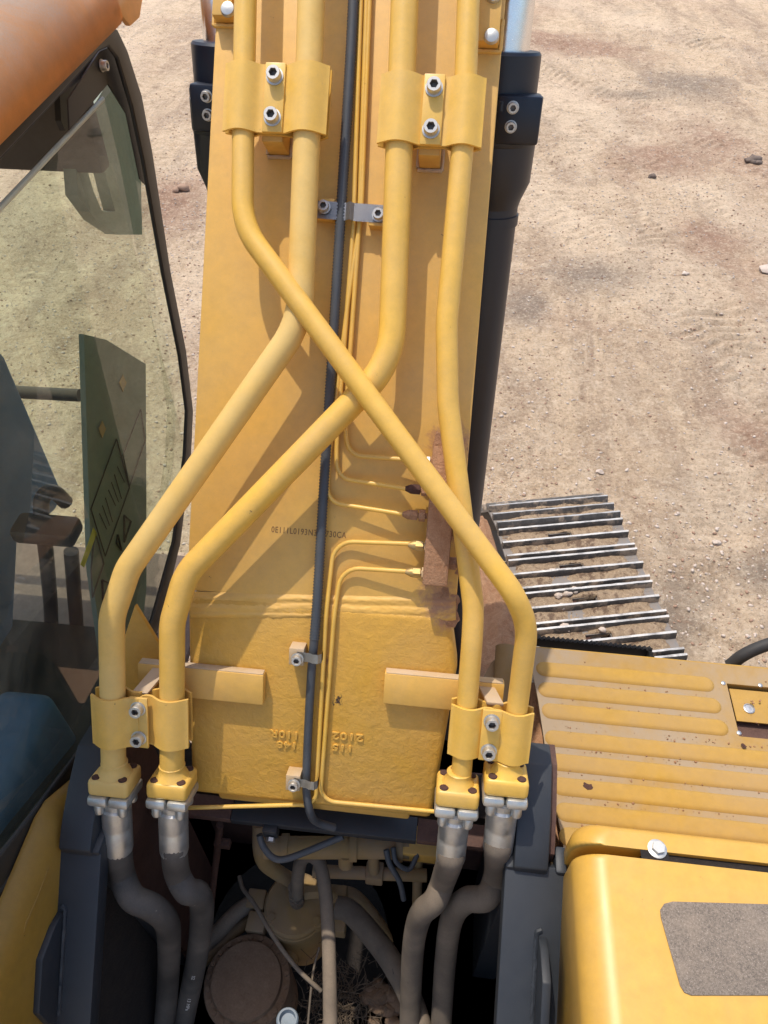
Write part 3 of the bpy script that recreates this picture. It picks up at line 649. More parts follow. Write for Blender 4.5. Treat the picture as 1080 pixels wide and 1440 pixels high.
for sgn, (l, r, hl) in enumerate((((457, 294), (533, 305), .055),)):
    a, b = onB(*l, .02), onB(*r, .02); c = a.lerp(b, .5)
    prof_ = [(-.060, .0), (-.010, .0), (-.002, .008), (.004, .0), (.062, .0)]
    rows = [[c + EX * x + EN * (h + .006) + EA * (s + x * -.02) for x, h in prof_] for s in (-.015, .015)]
    st = G().sheet(rows, .003).out('steel_strap', MAT['steel'], boom, 40)
    for q in (a, b):
        bolt(q + EN * .0095, EX, EN, st, BOLT_S)
        G().box(q - EN * .008, (.034, .034, .026), MB1, .002).out('strap_block', MAT['yel'], st)
for px, py in ((419, 925), (414, 1101)):
    c = onF(px, py, .03)
    b = G().box(onF(px, py - 6, .015), (.028, .034, .03), MF1, .002).out('clip_block', MAT['tan'], boom)
    bolt(c + FN * .004, EX, FN, b, BOLT_S)
    q = onF(px + 18, py - 2, .02); prof_ = [(-.024, .010), (.0, .012), (.006, .016), (.016, .016), (.022, .010), (.022, -.004)]
    rows = [[q + EX * x + FN * h + FA * (s + .003) for x, h in prof_] for s in (-.009, .009)]
    G().sheet(rows, .002).out('clip_band', MAT['ferrule'], b, 40)

# ------------------------------------------------------------------ boom cylinders
def cylinder(xc, sgn, label):
    hp = V((xc, 1.66, 3.36)); lo = V((xc + (-.004 if sgn > 0 else -.045), 1.40, 2.0)); ax = (hp - lo).normalized()
    root = thing('boom_cylinder', lo, label, 'hydraulic cylinder', 'boom cylinders')
    def on(z): return lo + ax * ((z - lo.z) / ax.z)
    zt = 3.295
    G().tube([on(1.2), on(3.05)], .060, 32).out('barrel', MAT['cyl'], root)
    g = G(); g.lathe([(.060, -.015), (.064, 0), (.078, .035), (.080, .12)], on(3.03), ax, 36); g.out('gland', MAT['cyl'], root)
    g = G(); g.lathe([(.080, 0), (.082, .004), (.082, .06), (.070, .066), (.070, .155), (.066, .16)], on(3.135), ax, 36); hd = g.out('head', MAT['cyl'], root)
    G().tube([on(zt - .08), on(zt + .9)], .046, 32).out('rod', MAT['chrome'], root)
    u = EX * sgn; nrm = (V((0, -1, 0)) - ax * V((0, -1, 0)).dot(ax)).normalized(); s2 = ax.cross(nrm)
    Mh = Mx((s2, ax, nrm)).transposed()
    G().box(on(3.185) + nrm * .055 + u * (.035 if sgn > 0 else .015), (.085, .085, .06), Mh, .006).out('port_block', MAT['cyl'], hd)
    for z in (3.207, 3.175): bolt(on(z) + nrm * .0855 + u * .022, s2, nrm, hd, BOLT_S, 'cap_screw')
    for k in range(4):
        a = R(-10 + 50 * k) ; q = on(3.20) + (u * math.cos(a) + nrm * math.sin(a)) * .073
        G().lathe([(.013, 0), (.013, .016), (.011, .018)], q, ax, 14).out('gland_bolt', MAT['cyl'], hd)
    G().tube([on(3.17) + nrm * .06 - u * .028, on(3.1) + nrm * .082 - u * .03, on(1.3) + nrm * .075 - u * .02], .013, 12).out('oil_tube', MAT['cyl'], root)
    G().tube([on(3.0), on(2.98)], .0635, 32).out('band', MAT['cyl'], root)
cylinder(.054, 1, 'black hydraulic cylinder right of the boom, its chrome rod showing at the top')
cylinder(-.494, -1, 'black hydraulic cylinder half hidden behind the left edge of the boom')

# ------------------------------------------------------------------ swing frame with boom brackets and pit
frame_ = thing('swing_frame', (-.21, .4, 1.3), 'dark blue frame brackets either side of the boom foot, with a grimy brown well between', 'machine frame')
ZB = 2.25
for s, x0, x1, tx0, tx1, yf in ((-1, -.700, -.588, -.665, -.602, .452), (1, .172, .284, .186, .249, .512)):
    th = R(46) if s < 0 else R(34); dd = V((0, -math.cos(th), -math.sin(th))); nn = V((0, -math.sin(th), math.cos(th))); T0 = V(((x0 + x1) / 2, yf, ZB))
    br = G().box(T0 + dd * .30 - nn * .02, (x1 - x0, .60, .04), Mx((EX, dd, EX.cross(dd))).transposed(), .004).out('boom_bracket', MAT['navy'], frame_)
    wx = x0 + .042 if s < 0 else x1 - .03; e_ = T0 + dd * .6
    G().prism([V((wx, yf - .004, ZB - .045)), V((wx, e_.y, e_.z - .045)), V((wx, e_.y, 1.3)), V((wx, yf - .004, 1.3))], (.03, 0, 0)).out('bracket_web', MAT['dark'], br)
    pr = [(yf - .012, ZB + .012), (yf + .01, ZB + .030), (yf + .03, ZB + .045), (yf + .08, ZB + .075), (yf + .15, ZB + .105), (yf + .20, ZB + .09), (yf + .24, ZB - .02), (yf + .24, 1.3), (yf + .004, 1.3)]
    G().prism([V((tx0, y, z)) for y, z in pr], (tx1 - tx0, 0, 0), bev=.004).out('bracket_cheek', MAT['navy'], br)
    xi = tx1 + .001 if s < 0 else tx1 + .001
    G().prism([V((xi, y + .01, z - (.045 if s < 0 else .02))) for y, z in pr[1:]], (.012, 0, 0)).out('boss_plate', MAT['brown'], br)
    # lifting lug with weld
    xl = -.662 if s < 0 else .247; l0, l1 = (.13, .33) if s < 0 else (.12, .32); h = .07
    Q = lambda l, hh, x=xl: V((x, yf, ZB)) + dd * l + nn * hh
    o = [(l0, -.002), (l0 + .012, .03), (l0 + .05, h), (l1 - .05, h), (l1, .03), (l1 + .02, -.002)]
    lg = G().prism([Q(a, b, xl - .008) for a, b in o], (.016, 0, 0), bev=.003).out('lifting_lug', MAT['navy'], br)
    xw = xl + (.011 if s < 0 else -.011)
    G().tube(resample([Q(l1, .001, xw), Q(l0 - .006, .001, xw), Q(l0 - .012, .001)], .004), .0045, 7).jitter(.0015, 200).out('weld_bead', MAT['navy'], lg)
# corner end pads beside the cheeks
for x0, yf in ((-.690, .452), (-.600, .452), (.182, .512), (.275, .512)):
    G().box((x0, yf + .015, ZB - .012), (.022, .05, .03), None, .006).out('end_lip', MAT['navy'], frame_)
# inner walls, floor with round opening
for x in (-.73, .31): G().box((x, .35, 1.5), (.008, 1.3, .9), None, .001).out('well_wall', MAT['dark'], frame_)  # side walls coloured black to read as unlit
G().box((-.24, .98, 1.6), (.50, .02, .9), None, .002).out('well_wall', MAT['brown'], frame_)
G().box((.10, .80, 1.62), (.26, .014, .72), None, .002).out('well_wall', MAT['brown'], frame_)
G().box((-.52, .80, 1.62), (.16, .014, .72), None, .002).out('well_wall', MAT['brown'], frame_)
ZF = 1.36; hc = atZ(420, 1325, ZF); hr = .255
g = G(); n = 48; rows = [[], []]
for k in range(n + 1):
    a = 2 * math.pi * k / n; ca, sa = math.cos(a), math.sin(a); m_ = max(abs(ca), abs(sa))
    rows[0].append(V((hc.x + hr * ca, hc.y + hr * sa, ZF))); rows[1].append(V((-.21 + .56 * ca / m_, .4 + .8 * sa / m_, ZF)))
g.sheet(rows, .02); g.out('floor_plate', MAT['brown'], frame_)
G().box((hc.x, hc.y, 1.0), (1.0, 1.2, .02), None, 0).out('well_bottom', MAT['dark'], frame_)
# cross member under the boom foot
zc = 2.09; yb = atZ(440, 1163, zc).y
xa, xb = atY(330, 1165, yb).x, atY(586, 1170, yb).x
cm = G().box(((xa + xb) / 2, yb + .02, zc - .009), (xb - xa, .05, .022), None, .002).out('cross_member', MAT['navy'], frame_)
for q0, q1 in ((-.583, xa - .001), (xb + .001, .167)): G().box(((q0 + q1) / 2, yb + .02, zc - .009), (q1 - q0, .048, .021), None, .002).out('cross_member_end', MAT['brown'], frame_)
G().box((-.21, yb + .11, 2.06), (.74, .10, .05), None, .004).out('rear_crossplate', MAT['dark'], frame_)
c = atZ(381, 1168, zc - .02); G().box(c, (.032, .02, .035), None, .003).out('bolt_lug', MAT['navy'], cm)
G().hexa(atZ(381, 1178, zc - .03), V((0, -1, -.2)), .010, .008).out('hex_bolt', MAT['steel'], cm)

# yellow valve pipes in the well
vp = thing('valve_block', atZ(470, 1195, 1.85), 'dull yellow valve block and tee pipe under the boom foot', 'valve')
zv = 1.86
G().tube([atZ(372, 1192, zv), atZ(575, 1192, zv)], .026, 18).out('valve_body', MAT['swivel'], vp)
G().box(atZ(592, 1187, zv), (.10, .07, .05), None, .005).out('end_block', MAT['yel'], vp)
for px in (400, 496, 560): G().tube([atZ(px - 4, 1192, zv), atZ(px + 6, 1192, zv)], .032, 18).out('collar', MAT['swivel'], vp)
G().tube([atZ(486, 1200, zv), atZ(486, 1215, zv - .05)], .018, 12).out('plug', MAT['swivel'], vp)
zt = 1.70
G().tube([atZ(525, 1195, zv - .02), atZ(526, 1230, zt)], .014, 12).out('riser', MAT['swivel'], vp)
G().box(atZ(527, 1228, zt), (.045, .045, .05), None, .005).out('tee_block', MAT['swivel'], vp)
G().tube([atZ(440, 1225, zt), atZ(600, 1231, zt)], .016, 14).out('tee_pipe', MAT['swivel'], vp)

# swivel joint
swc = atZ(415, 1272, 1.52)
sw = thing('swivel_joint', (swc.x, swc.y, 1.2), 'dusty round centre joint with bolts, deep in the well', 'swivel joint')
rs = (atZ(460, 1272, 1.52) - atZ(371, 1272, 1.52)).length / 2
G().lathe([(rs * .92, -.30), (rs * .92, -.05), (rs * 1.0, -.045), (rs * 1.0, -.02), (rs * .97, -.018), (rs * .97, .0), (rs * .9, .008), (rs * .3, .014), (.0, .015)], swc, (0, 0, 1), 40).out('joint_housing', MAT['swivel'], sw)
for px, py in ((390, 1225), (382, 1291), (445, 1296), (466, 1262)):
    q = atZ(px, py, 1.525); g = G(); g.lathe([(.017, -.03), (.017, 0), (.013, .001)], q, (0, 0, 1), 14); g.hexa(q, V((0, 0, 1)), .011, .010); g.out('cap_bolt', MAT['swivel'], sw)
for px, py in ((362, 1268), (475, 1262), (362, 1300), (474, 1300)): G().box(atZ(px, py, 1.47), (.05, .05, .06), None, .004).out('port_lug', MAT['swivel'], sw)
q = atZ(418, 1268, 1.535); g = G(); g.lathe([(.02, 0), (.02, .02)], q, (0, 0, 1), 14); g.hexa(q + V((0, 0, .02)), V((0, 0, 1)), .021, .024); g.hexa(q + V((0, 0, .05)), V((0, 0, 1)), .019, .022); g.lathe([(.014, .05), (.014, .12)], q, (0, 0, 1), 14); g.out('top_fitting', MAT['hose_tan'], sw)
g = G(); g.hexa(atZ(428, 1256, 1.56), V((1, .2, 0)), .018, .045); g.lathe([(.014, 0), (.014, .07)], atZ(428, 1256, 1.56), V((1, .2, 0)), 12); g.out('side_fitting', MAT['swivel'], sw)
G().tube([atZ(405, 1300, 1.45), atZ(411, 1350, 1.3)], .02, 12).out('spigot', MAT['swivel'], sw)
# brown round cover with bolt rim
dc = atZ(346, 1378, 1.50); dr = (atZ(400, 1378, 1.5) - atZ(292, 1378, 1.5)).length / 2
dr_o = thing('gear_cover', (dc.x, dc.y, 1.3), 'brown round gear cover with a rim of small bolts', 'cover')
G().lathe([(dr, -.25), (dr * 1.15, -.24), (dr * 1.15, -.03), (dr * 1.12, -.02), (dr * .93, -.018), (dr * .90, 0), (.0, .006)], dc, (0, 0, 1), 48).out('cover_disc', MAT['drum'], dr_o)
for k in range(22):
    a = 2 * math.pi * k / 22; G().hexa(dc + V((math.cos(a) * dr * 1.03, math.sin(a) * dr * 1.03, -.019)), V((0, 0, 1)), .007, .006).out('rim_bolt', MAT['drum'], dr_o)

# ------------------------------------------------------------------ hoses
def hose(start, pts, r, rib, mat, label, ferr_len=.125, group='thick hoses hanging from the flange blocks'):
    root = thing('hydraulic_hose', start, label, 'hydraulic hose', group)
    d = (-FA * .75 + (V(pts[0]) - start).normalized() * .25).normalized()
    e = start + d * ferr_len
    p = spline([start + d * ferr_len * .8, e] + [V(q) for q in pts], 8)
    G().tube(p, r, 18).out('hose_body', mat, root, 70)
    L = ferr_len
    G().lathe([(r * .8, 0), (r * 1.0, .004), (r * 1.0, .010), (r * .92, .012), (r * .92, .018), (r * 1.08, .022), (r * 1.08, L * .50), (r * 1.05, L * .52), (r * 1.08, L * .55), (r * 1.07, L * .95), (r * 1.01, L)], start, d, 26).out('crimp_sleeve', MAT['ferrule'], root)
    return root
h2 = hose(F2, [atD(171, 1228, 1.50), atD(186, 1262, 1.49), atD(214, 1276, 1.50), atD(234, 1296, 1.56), atD(238, 1330, 1.68), atD(236, 1385, 1.80), atD(230, 1460, 1.86), atD(224, 1560, 1.84)], .0262, 1, MAT['hose'], 'outer left dusty black hose bending inwards beside the dark bracket')
h3 = hose(F3, [atD(249, 1228, 1.53), atD(262, 1252, 1.53), atD(279, 1258, 1.56), atD(284, 1284, 1.63), atD(278, 1340, 1.78), atD(262, 1420, 1.86), atD(242, 1520, 1.86), atD(225, 1620, 1.84)], .0262, 1, MAT['hose'], 'inner left hose with white printing along it')
h4 = hose(F4, [atD(624, 1236, 1.56), atD(612, 1266, 1.57), atD(592, 1286, 1.62), atD(582, 1325, 1.72), atD(578, 1390, 1.82), atD(576, 1470, 1.86), atD(576, 1560, 1.84)], .0262, 1, MAT['hose_tan'], 'inner right grey hose bending towards the centre joint')
h1 = hose(F1, [atD(698, 1230, 1.54), atD(684, 1262, 1.54), atD(656, 1266, 1.57), atD(636, 1290, 1.65), atD(627, 1345, 1.77), atD(621, 1430, 1.86), atD(616, 1530, 1.86), atD(614, 1600, 1.84)], .0262, 1, MAT['hose_tan'], 'outer right grey hose with an S bend beside the dark bracket')
# printing on the inner left hose
for s, (px, py, d), q in (('SHD 3/4 R2', (274, 1345, 1.79), (268, 1385, 1.83)), ('13 MPa', (266, 1395, 1.84), (259, 1430, 1.862))):
    a, b = atD(px + 2, py, d - .034), atD(q[0] + 2, q[1], q[2] - .034); x = (b - a).normalized(); z = -ray(px, py).normalized(); z = (z - x * z.dot(x)).normalized()
    mesh_obj('hose_print', text_mesh(s, .012, .0002), h3, MAT['white'], frame(a.lerp(b, .5), x, z.cross(x), z))
def simple(name, pts, r, mat, label, cat, n=14, group=None):
    o = G().tube(spline(pts, 8), r, n).out(name, mat, None, 70); tag(o, label, cat, group); return o
q = atZ(418, 1258, 1.62)
simple('hydraulic_hose', [q, atZ(419, 1232, 1.72), atZ(424, 1210, 1.80), atZ(437, 1203, 1.83), atZ(450, 1216, 1.82), atZ(458, 1260, 1.78), atZ(462, 1320, 1.74), atZ(464, 1400, 1.72), atZ(465, 1500, 1.70)], .0165, MAT['hose_tan'], 'pale muddy hose looping from the top of the centre joint', 'hydraulic hose')
simple('hydraulic_hose', [atZ(472, 1276, 1.5), atZ(492, 1282, 1.5), atZ(520, 1312, 1.5), atZ(552, 1355, 1.5), atZ(580, 1410, 1.48), atZ(600, 1480, 1.45)], .030, MAT['hose_tan'], 'wide mud covered hose leaving the right side of the centre joint', 'hydraulic hose')
simple('hydraulic_hose', [atZ(480, 1255, 1.42), atZ(500, 1262, 1.40), atZ(525, 1290, 1.36), atZ(565, 1350, 1.33), atZ(590, 1400, 1.3)], .02, MAT['swivel'], 'greenish hose lying behind the wide muddy hose', 'hydraulic hose')
simple('hydraulic_hose', [atZ(356, 1268, 1.48), atZ(332, 1284, 1.47), atZ(305, 1312, 1.46), atZ(270, 1345, 1.42)], .022, MAT['hose_tan'], 'upper hose leaving the left side of the centre joint', 'hydraulic hose')
simple('hydraulic_hose', [atZ(358, 1292, 1.42), atZ(335, 1305, 1.42), atZ(300, 1335, 1.42), atZ(265, 1375, 1.38)], .018, MAT['swivel'], 'lower hose leaving the left side of the centre joint', 'hydraulic hose')
simple('elbow_pipe', [atZ(366, 1160, 1.80), atZ(366, 1190, 1.76), atZ(372, 1212, 1.70), atZ(392, 1228, 1.62), atZ(410, 1238, 1.55)], .02, MAT['swivel'], 'curved brown pipe behind the centre joint', 'pipe')
simple('wire', [atZ(365, 1174, 2.05), atZ(370, 1190, 2.03), atZ(384, 1206, 2.02), atZ(402, 1208, 2.02), atZ(440, 1194, 2.03), atZ(482, 1176, 2.05)], .0075, MAT['conduit'], 'sagging dark grey cable below the boom foot', 'cable', 10)
simple('wire', [atZ(336, 1232, 1.62), atZ(342, 1250, 1.62), atZ(358, 1272, 1.62), atZ(385, 1318, 1.62), atZ(418, 1362, 1.6), atZ(452, 1394, 1.58)], .0055, MAT['hose_tan'], 'thin pale wire hanging across the round joint', 'wire', 8)
simple('wire', [atZ(449, 1332, 1.6), atZ(440, 1370, 1.58), atZ(432, 1450, 1.55)], .003, MAT['hose_tan'], 'very thin wire beside the pale muddy hose', 'wire', 6)
simple('wire', [atZ(543, 1195, 1.9), atZ(548, 1215, 1.88), atZ(562, 1240, 1.84), atZ(568, 1265, 1.8)], .007, MAT['conduit'], 'dark wire hanging right of the tee pipe', 'wire', 8)
simple('wire', [atZ(553, 1192, 1.9), atZ(557, 1212, 1.88), atZ(575, 1222, 1.86), atZ(588, 1200, 1.88)], .006, MAT['conduit'], 'looped dark wire near the inner right hose', 'wire', 8)
rod = simple('pipe', [atZ(309, 1160, 1.9), atZ(305, 1200, 1.75), atZ(299, 1250, 1.6), atZ(294, 1310, 1.45)], .009, MAT['brown'], 'thin brown pipe on the left wall of the well', 'pipe', 10)
G().box(atZ(313, 1186, 1.8), (.04, .02, .025), None, .003).out('pipe_clip', MAT['brown'], rod)
simple('pipe', [atZ(588, 1195, 1.75), atZ(587, 1240, 1.65), atZ(586, 1300, 1.5)], .013, MAT['swivel'], 'upright yellowish pipe behind the inner right hose', 'pipe', 10)
# dry straw and a pale blue cap in the bottom of the well
g = G()
for k in range(420):
    p = atZ(random.gauss(478, 26), random.gauss(1412, 30), 1.38); a = random.uniform(0, 6.28); L = random.uniform(.02, .06); d = V((math.cos(a), math.sin(a), random.uniform(-.2, .9))) * L
    g.tube([p, p + d * .5 + V((random.uniform(-1, 1), random.uniform(-1, 1), 1)) * .004, p + d], .0009, 3, False)
o = g.out('dry_grass', MAT['grass'], None); tag(o, 'tangle of dry straw caught in the well behind the pale hose', 'straw', kind='stuff')
g = G(); c = atZ(404, 1432, 1.62); g.lathe([(.026, -.12), (.026, -.004), (.023, .0), (.019, .0), (.018, -.015), (.0, -.016)], c, V((0, .25, 1)), 24); o = g.out('pipe_stub', MAT['bluecap'], None); tag(o, 'pale blue grey capped tube end at the bottom edge of the well', 'pipe')
g = G()
for k in range(14):
    s = random.uniform(.015, .035); g.add(stone_mesh(k + 100, 2, .5), Mx.Translation(atZ(random.uniform(520, 560), random.uniform(1390, 1440), 1.37)) @ Mx.Diagonal((s, s, s, 1)))
o = g.out('dirt_pile', MAT['drum'], None, 60); tag(o, 'heap of brown dirt lumps on the floor of the well', 'dirt', kind='stuff')

# ------------------------------------------------------------------ cab
XC = -.715
cab = thing('operator_cab', (-1.4, .9, 1.6), 'excavator cab with dusty orange roof and dark framed tinted side window', 'cab')
outer = [(-260, 420), (0, 178), (80, 102), (150, 33), (166, 42), (180, 72), (200, 135), (215, 215), (240, 380), (262, 492), (272, 578), (269, 645), (254, 765), (226, 880), (150, 1040), (60, 1160), (0, 1252), (-300, 1700)]
inner = [(-230, 455), (0, 224), (70, 150), (140, 70), (154, 64), (167, 82), (187, 150), (203, 225), (231, 385), (254, 500), (264, 578), (261, 640), (246, 760), (216, 870), (140, 1020), (46, 1146), (0, 1205), (-280, 1600)]
def ring_prism(o, i, ext):
    g = G(); ext = V(ext); n = len(o)
    rows = [o, i, [p + ext for p in i], [p + ext for p in o], o]; rows = [r + [r[0]] for r in rows]
    g.sheet(rows); bmesh.ops.remove_doubles(g.bm, verts=g.bm.verts[:], dist=1e-6); bmesh.ops.recalc_face_normals(g.bm, faces=g.bm.faces[:])
    return g
O3 = [atX(x, y, XC) for x, y in outer]; I3 = [atX(x, y, XC) for x, y in inner]
gf = ring_prism(O3, I3, (-.010, 0, 0)); eds = [e for e in gf.bm.edges if len(e.link_faces) == 2 and e.calc_face_angle(0) > R(50)]
bmesh.ops.bevel(gf.bm, geom=eds, offset=.003, segments=3, affect='EDGES', profile=.5); sf = gf.out('window_frame', MAT['black'], cab, 40)
sm = lambda P, d: [p + V((d, 0, 0)) for p in P]
# side window: tinted pane below a straight polished edge, plain dark opening above it
e0, e1 = atX(-230, 540, XC - .03), atX(146, 140, XC - .03)
low_in = [atX(x, y, XC - .03) for x, y in ((146, 140), (172, 110), (187, 150), (203, 225), (231, 385), (254, 500), (264, 578), (261, 640), (246, 760), (216, 870), (140, 1020), (46, 1146), (0, 1205), (-280, 1600), (-230, 540))]
gs = G(); gs.bm.faces.new([gs.bm.verts.new(p) for p in low_in]); gs.out('side_window', MAT['glass'], cab)
G().tube([e0 + V((-.002, 0, .001)), e1 + V((-.002, 0, .001))], .005, 8).out('glass_edge', MAT['glass_edge'], cab)
# rubber seal
G().tube([p + V((-.004, 0, 0)) for p in I3] + [I3[0] + V((-.004, 0, 0))], .003, 8).out('window_seal', MAT['rubber'], cab)
# roof with rolled side and projecting front corner
zr = O3[2].z
prof_r = [(.004, -.004), (.010, .008), (.006, .045), (-.012, .085), (-.045, .112), (-.10, .130), (-.35, .15), (-.75, .155)]
ys = [-.6, .0, .6, 1.1, 1.45, 1.66]
def roof_z(y): return zr - .012 + (y - O3[2].y) * (O3[3].z - O3[1].z) / (O3[3].y - O3[1].y)
rows = [[V((XC + dx, y, roof_z(y) + dz)) for y in ys] for dx, dz in prof_r]
gr = G(); gr.sheet(rows, .012)
gr.out('roof', MAT['roof'], cab, 60)
# front roof corner hook
hk = [(148, 33), (156, 21), (170, 20), (176, 27), (184, 37), (197, 25), (201, 0), (204, -30), (175, -30)]
G().prism([atX(x, y, XC + .003) for x, y in hk], (-.012, 0, 0), bev=.003).out('roof_lip', MAT['roof'], cab)
# interior: front window frame, header, far side, ceiling, floor, seat, levers
YF = 1.62
G().box((-1.42, YF, 3.15), (1.24, .05, .22), None, .01).out('front_header', MAT['liner'], cab)
G().box((-1.40, .75, 3.27), (1.30, 1.7, .03), None, .005).out('ceiling', MAT['liner'], cab)
gs = G(); gs.bm.faces.new([gs.bm.verts.new(p) for p in (V((XC - .06, YF - .02, 1.75)), V((-1.95, YF - .02, 1.75)), V((-1.95, YF - .02, 3.08)), V((XC - .06, YF - .02, 3.08)))]); gs.out('windscreen', MAT['glass2'], cab)
a, b = atY(30, 556, YF - .04), atY(112, 556, YF - .04); G().tube([a + V((-.6, 0, 0)), b], .018, 12).out('grab_bar', MAT['liner'], cab)
zfl = 1.72
G().box((-1.36, .95, zfl), (1.22, 1.3, .03), None, .004).out('cab_floor', MAT['mat'], cab)
ysb = atZ(60, 962, zfl + .015).y
G().box((-1.36, ysb - .4, zfl - .2), (1.24, .8, .5), None, .02).out('seat_base', MAT['seat'], cab)  # blue here stands in for a reflection in the lower glass
def rblock(x0, x1, y0, y1, z0, z1, r):
    g = G(); g.box(((x0 + x1) / 2, (y0 + y1) / 2, (z0 + z1) / 2), (x1 - x0, y1 - y0, z1 - z0), None, r, 5); return g
sx = -1.22
rblock(-1.55, -.98, .25, .80, 2.0, 2.16, .06).out('seat_cushion', MAT['seat'], cab, 60)
G().prism([atX(x, y, -1.12) for x, y in ((-90, 440), (-20, 462), (12, 500), (92, 690), (84, 720), (30, 760), (20, 960), (-90, 980))], (-.45, 0, 0), bev=.03, seg=4).out('seat_back', MAT['seat'], cab, 60)
rblock(-.93, -.80, .05, .75, 1.75, 2.28, .03).out('side_console', MAT['seat'], cab, 60)  # console coloured blue to imitate the bluish reflection on the pane
for b0, pts in (((66, 958), [(72, 880), (66, 790), (58, 720), (62, 697), (76, 692), (92, 706)]), ((100, 960), [(108, 900), (104, 830), (100, 775)])):
    q = atZ(*b0, zfl + .015); P = [q] + [atY(x, y, q.y + .02 * (k + 1)) for k, (x, y) in enumerate(pts)]
    G().tube(spline(P, 6), .0185, 12).out('travel_lever', MAT['lever'], cab, 60)
q = atZ(66, 958, zfl + .015); G().box(atY(66, 745, q.y + .02), (.15, .07, .045), None, .012).out('pedal', MAT['lever'], cab)
# grab handle with a slot on the front pillar, inside the glass
def pprism(name, pix, x, ext, mat, par=None, hole=None):
    P = [atX(a_, b_, x) for a_, b_ in pix]
    if hole: g = ring_prism(P, [atX(a_, b_, x) for a_, b_ in hole], ext)
    else: g = G(); g.prism(P, ext)
    return g.out(name, mat, par or cab)
pprism('pillar_handle', [(104, 195), (150, 118), (180, 150), (198, 240), (200, 330), (165, 330), (135, 310), (110, 275)], -.86, (-.03, 0, 0), MAT['greendark'], None, [(124, 243), (135, 243), (148, 243), (156, 275), (162, 297), (150, 298), (143, 296), (132, 270)])
pprism('sun_visor', [(84, 132), (140, 84), (150, 96), (142, 120), (92, 184), (86, 170)], -.80, (-.012, 0, 0), MAT['black'])
pprism('border_band', [(96, 140), (140, 72), (154, 66), (167, 84), (187, 150), (203, 225), (207, 262), (197, 252), (178, 160), (152, 118), (98, 183)], XC - .024, (-.003, 0, 0), MAT['black'])
bolt(atX(143, 92, XC - .022), V((0, 1, 0)), V((1, 0, 0)), cab, BOLT_S, 'frame_screw')
# tall dusty display panel with warning decals behind the glass
XP = -.80
dp = pprism('decal_panel', [(118, 470), (150, 478), (205, 512), (206, 700), (206, 830), (190, 960), (150, 960), (128, 800), (123, 640)], XP, (-.012, 0, 0), MAT['greendark'])
def outline(pix, r=.0016, mat='ink', z=.0025):
    P = [atX(a_, b_, XP + z) for a_, b_ in pix]; G().tube(P + [P[0]], r, 5).out('decal_line', MAT[mat], dp)
outline([(164, 617), (128, 716), (148, 782), (182, 686)]); outline([(198, 575), (173, 640), (182, 684), (204, 620)])
outline([(175, 725), (184, 733), (175, 762)], .0028); outline([(166, 752), (171, 775), (164, 764)], .0024); outline([(144, 816), (154, 820), (145, 845)], .0028)
outline([(134, 748), (146, 792), (130, 840), (128, 800)], .0018, 'liner')
G().prism([atX(a_, b_, XP + .003) for a_, b_ in ((131, 742), (136, 750), (118, 798), (113, 794))], (.0008, 0, 0)).out('yellow_decal', MAT['yellowink'], dp)
for k in range(7):
    x = 140 + k * 4.2; y = 722 - k * 11; G().tube([atX(x, y, XP + .002), atX(x + 10, y + 22 + (k % 3) * 6, XP + .002)], .0011, 4).out('decal_line', MAT['ink'], dp)
for x, y in ((143, 603), (172, 538)):
    G().prism([atX(x, y - 11, XP + .002), atX(x + 5, y, XP + .002), atX(x, y + 13, XP + .002), atX(x - 5, y, XP + .002)], (.002, 0, 0)).out('corner_clip', MAT['brass'], dp)
# lower cab body below the glass
pprism('lower_body', [(-300, 1705), (0, 1258), (60, 1166), (150, 1046), (222, 890), (215, 1000), (150, 1250), (0, 1700)], XC - .012, (-.6, 0, 0), MAT['black'])
# yellow side cover between cab and bracket
cov = thing('side_cover', atX(30, 1250, -.7), 'yellow sheet metal cover between the cab and the left bracket', 'cover panel')
A = [atX(x, y, -.712) for x, y in ((125, 1072), (116, 1081), (63, 1126), (48, 1150), (0, 1263), (-60, 1405), (-130, 1570))]
rows = [[p + V(d) for p in A] for d in ((-.006, 0, -.03), (0, 0, 0), (.008, -.002, .001), (.03, -.006, -.015), (.045, -.008, -.06), (.048, -.01, -.5))]
G().sheet(rows, .003).out('cover_sheet', MAT['hood'], cov, 50)
A = [atX(x, y, -.672) for x, y in ((61, 1214), (45, 1255), (29, 1292), (25, 1306), (53, 1328))]
A = [p + V((-.012, 0, -.02)) for p in A]
G().sheet([A, [p + V((.014, 0, -.004)) for p in A], [p + V((.016, 0, -.35)) for p in A]], .003).out('inner_flange', MAT['hood'], cov, 50)

# ------------------------------------------------------------------ ribbed deck
ZD = 2.05
deck = thing('ribbed_deck', (.9, .7, ZD), 'dusty yellow ribbed steel deck right of the boom', 'deck')
yf = atZ(900, 924, ZD).y; hx0, hy1 = atZ(1022, 962, ZD).x, atZ(1022, 961, ZD).y; hy0 = atZ(1046, 1036, ZD).y; hx1 = hx0 + .135
lx = [atZ(x, y, ZD) for x, y in ((742, 919), (757, 985), (768, 1060), (780, 1130), (792, 1185))]
lx = [V((p.x, p.y, ZD)) for p in lx]; lx[0].y = yf; xL = max(p.x for p in lx) + .001
TH = .006
g = G(); g.prism([V((p.x, p.y, ZD - TH)) for p in lx] + [V((lx[-1].x, .30, ZD - TH)), V((xL, .30, ZD - TH)), V((xL, lx[0].y, ZD - TH))], (0, 0, TH))
def slab(x0, x1, y0, y1): g.box(((x0 + x1) / 2, (y0 + y1) / 2, ZD - TH / 2), (x1 - x0, y1 - y0, TH), None, 0)
slab(xL, hx0, .30, yf); slab(hx0, hx1, hy1, yf); slab(hx0, hx1, .30, hy0); slab(hx1, 1.7, .30, yf)
plate = g.out('deck_plate', MAT['groove'], deck)
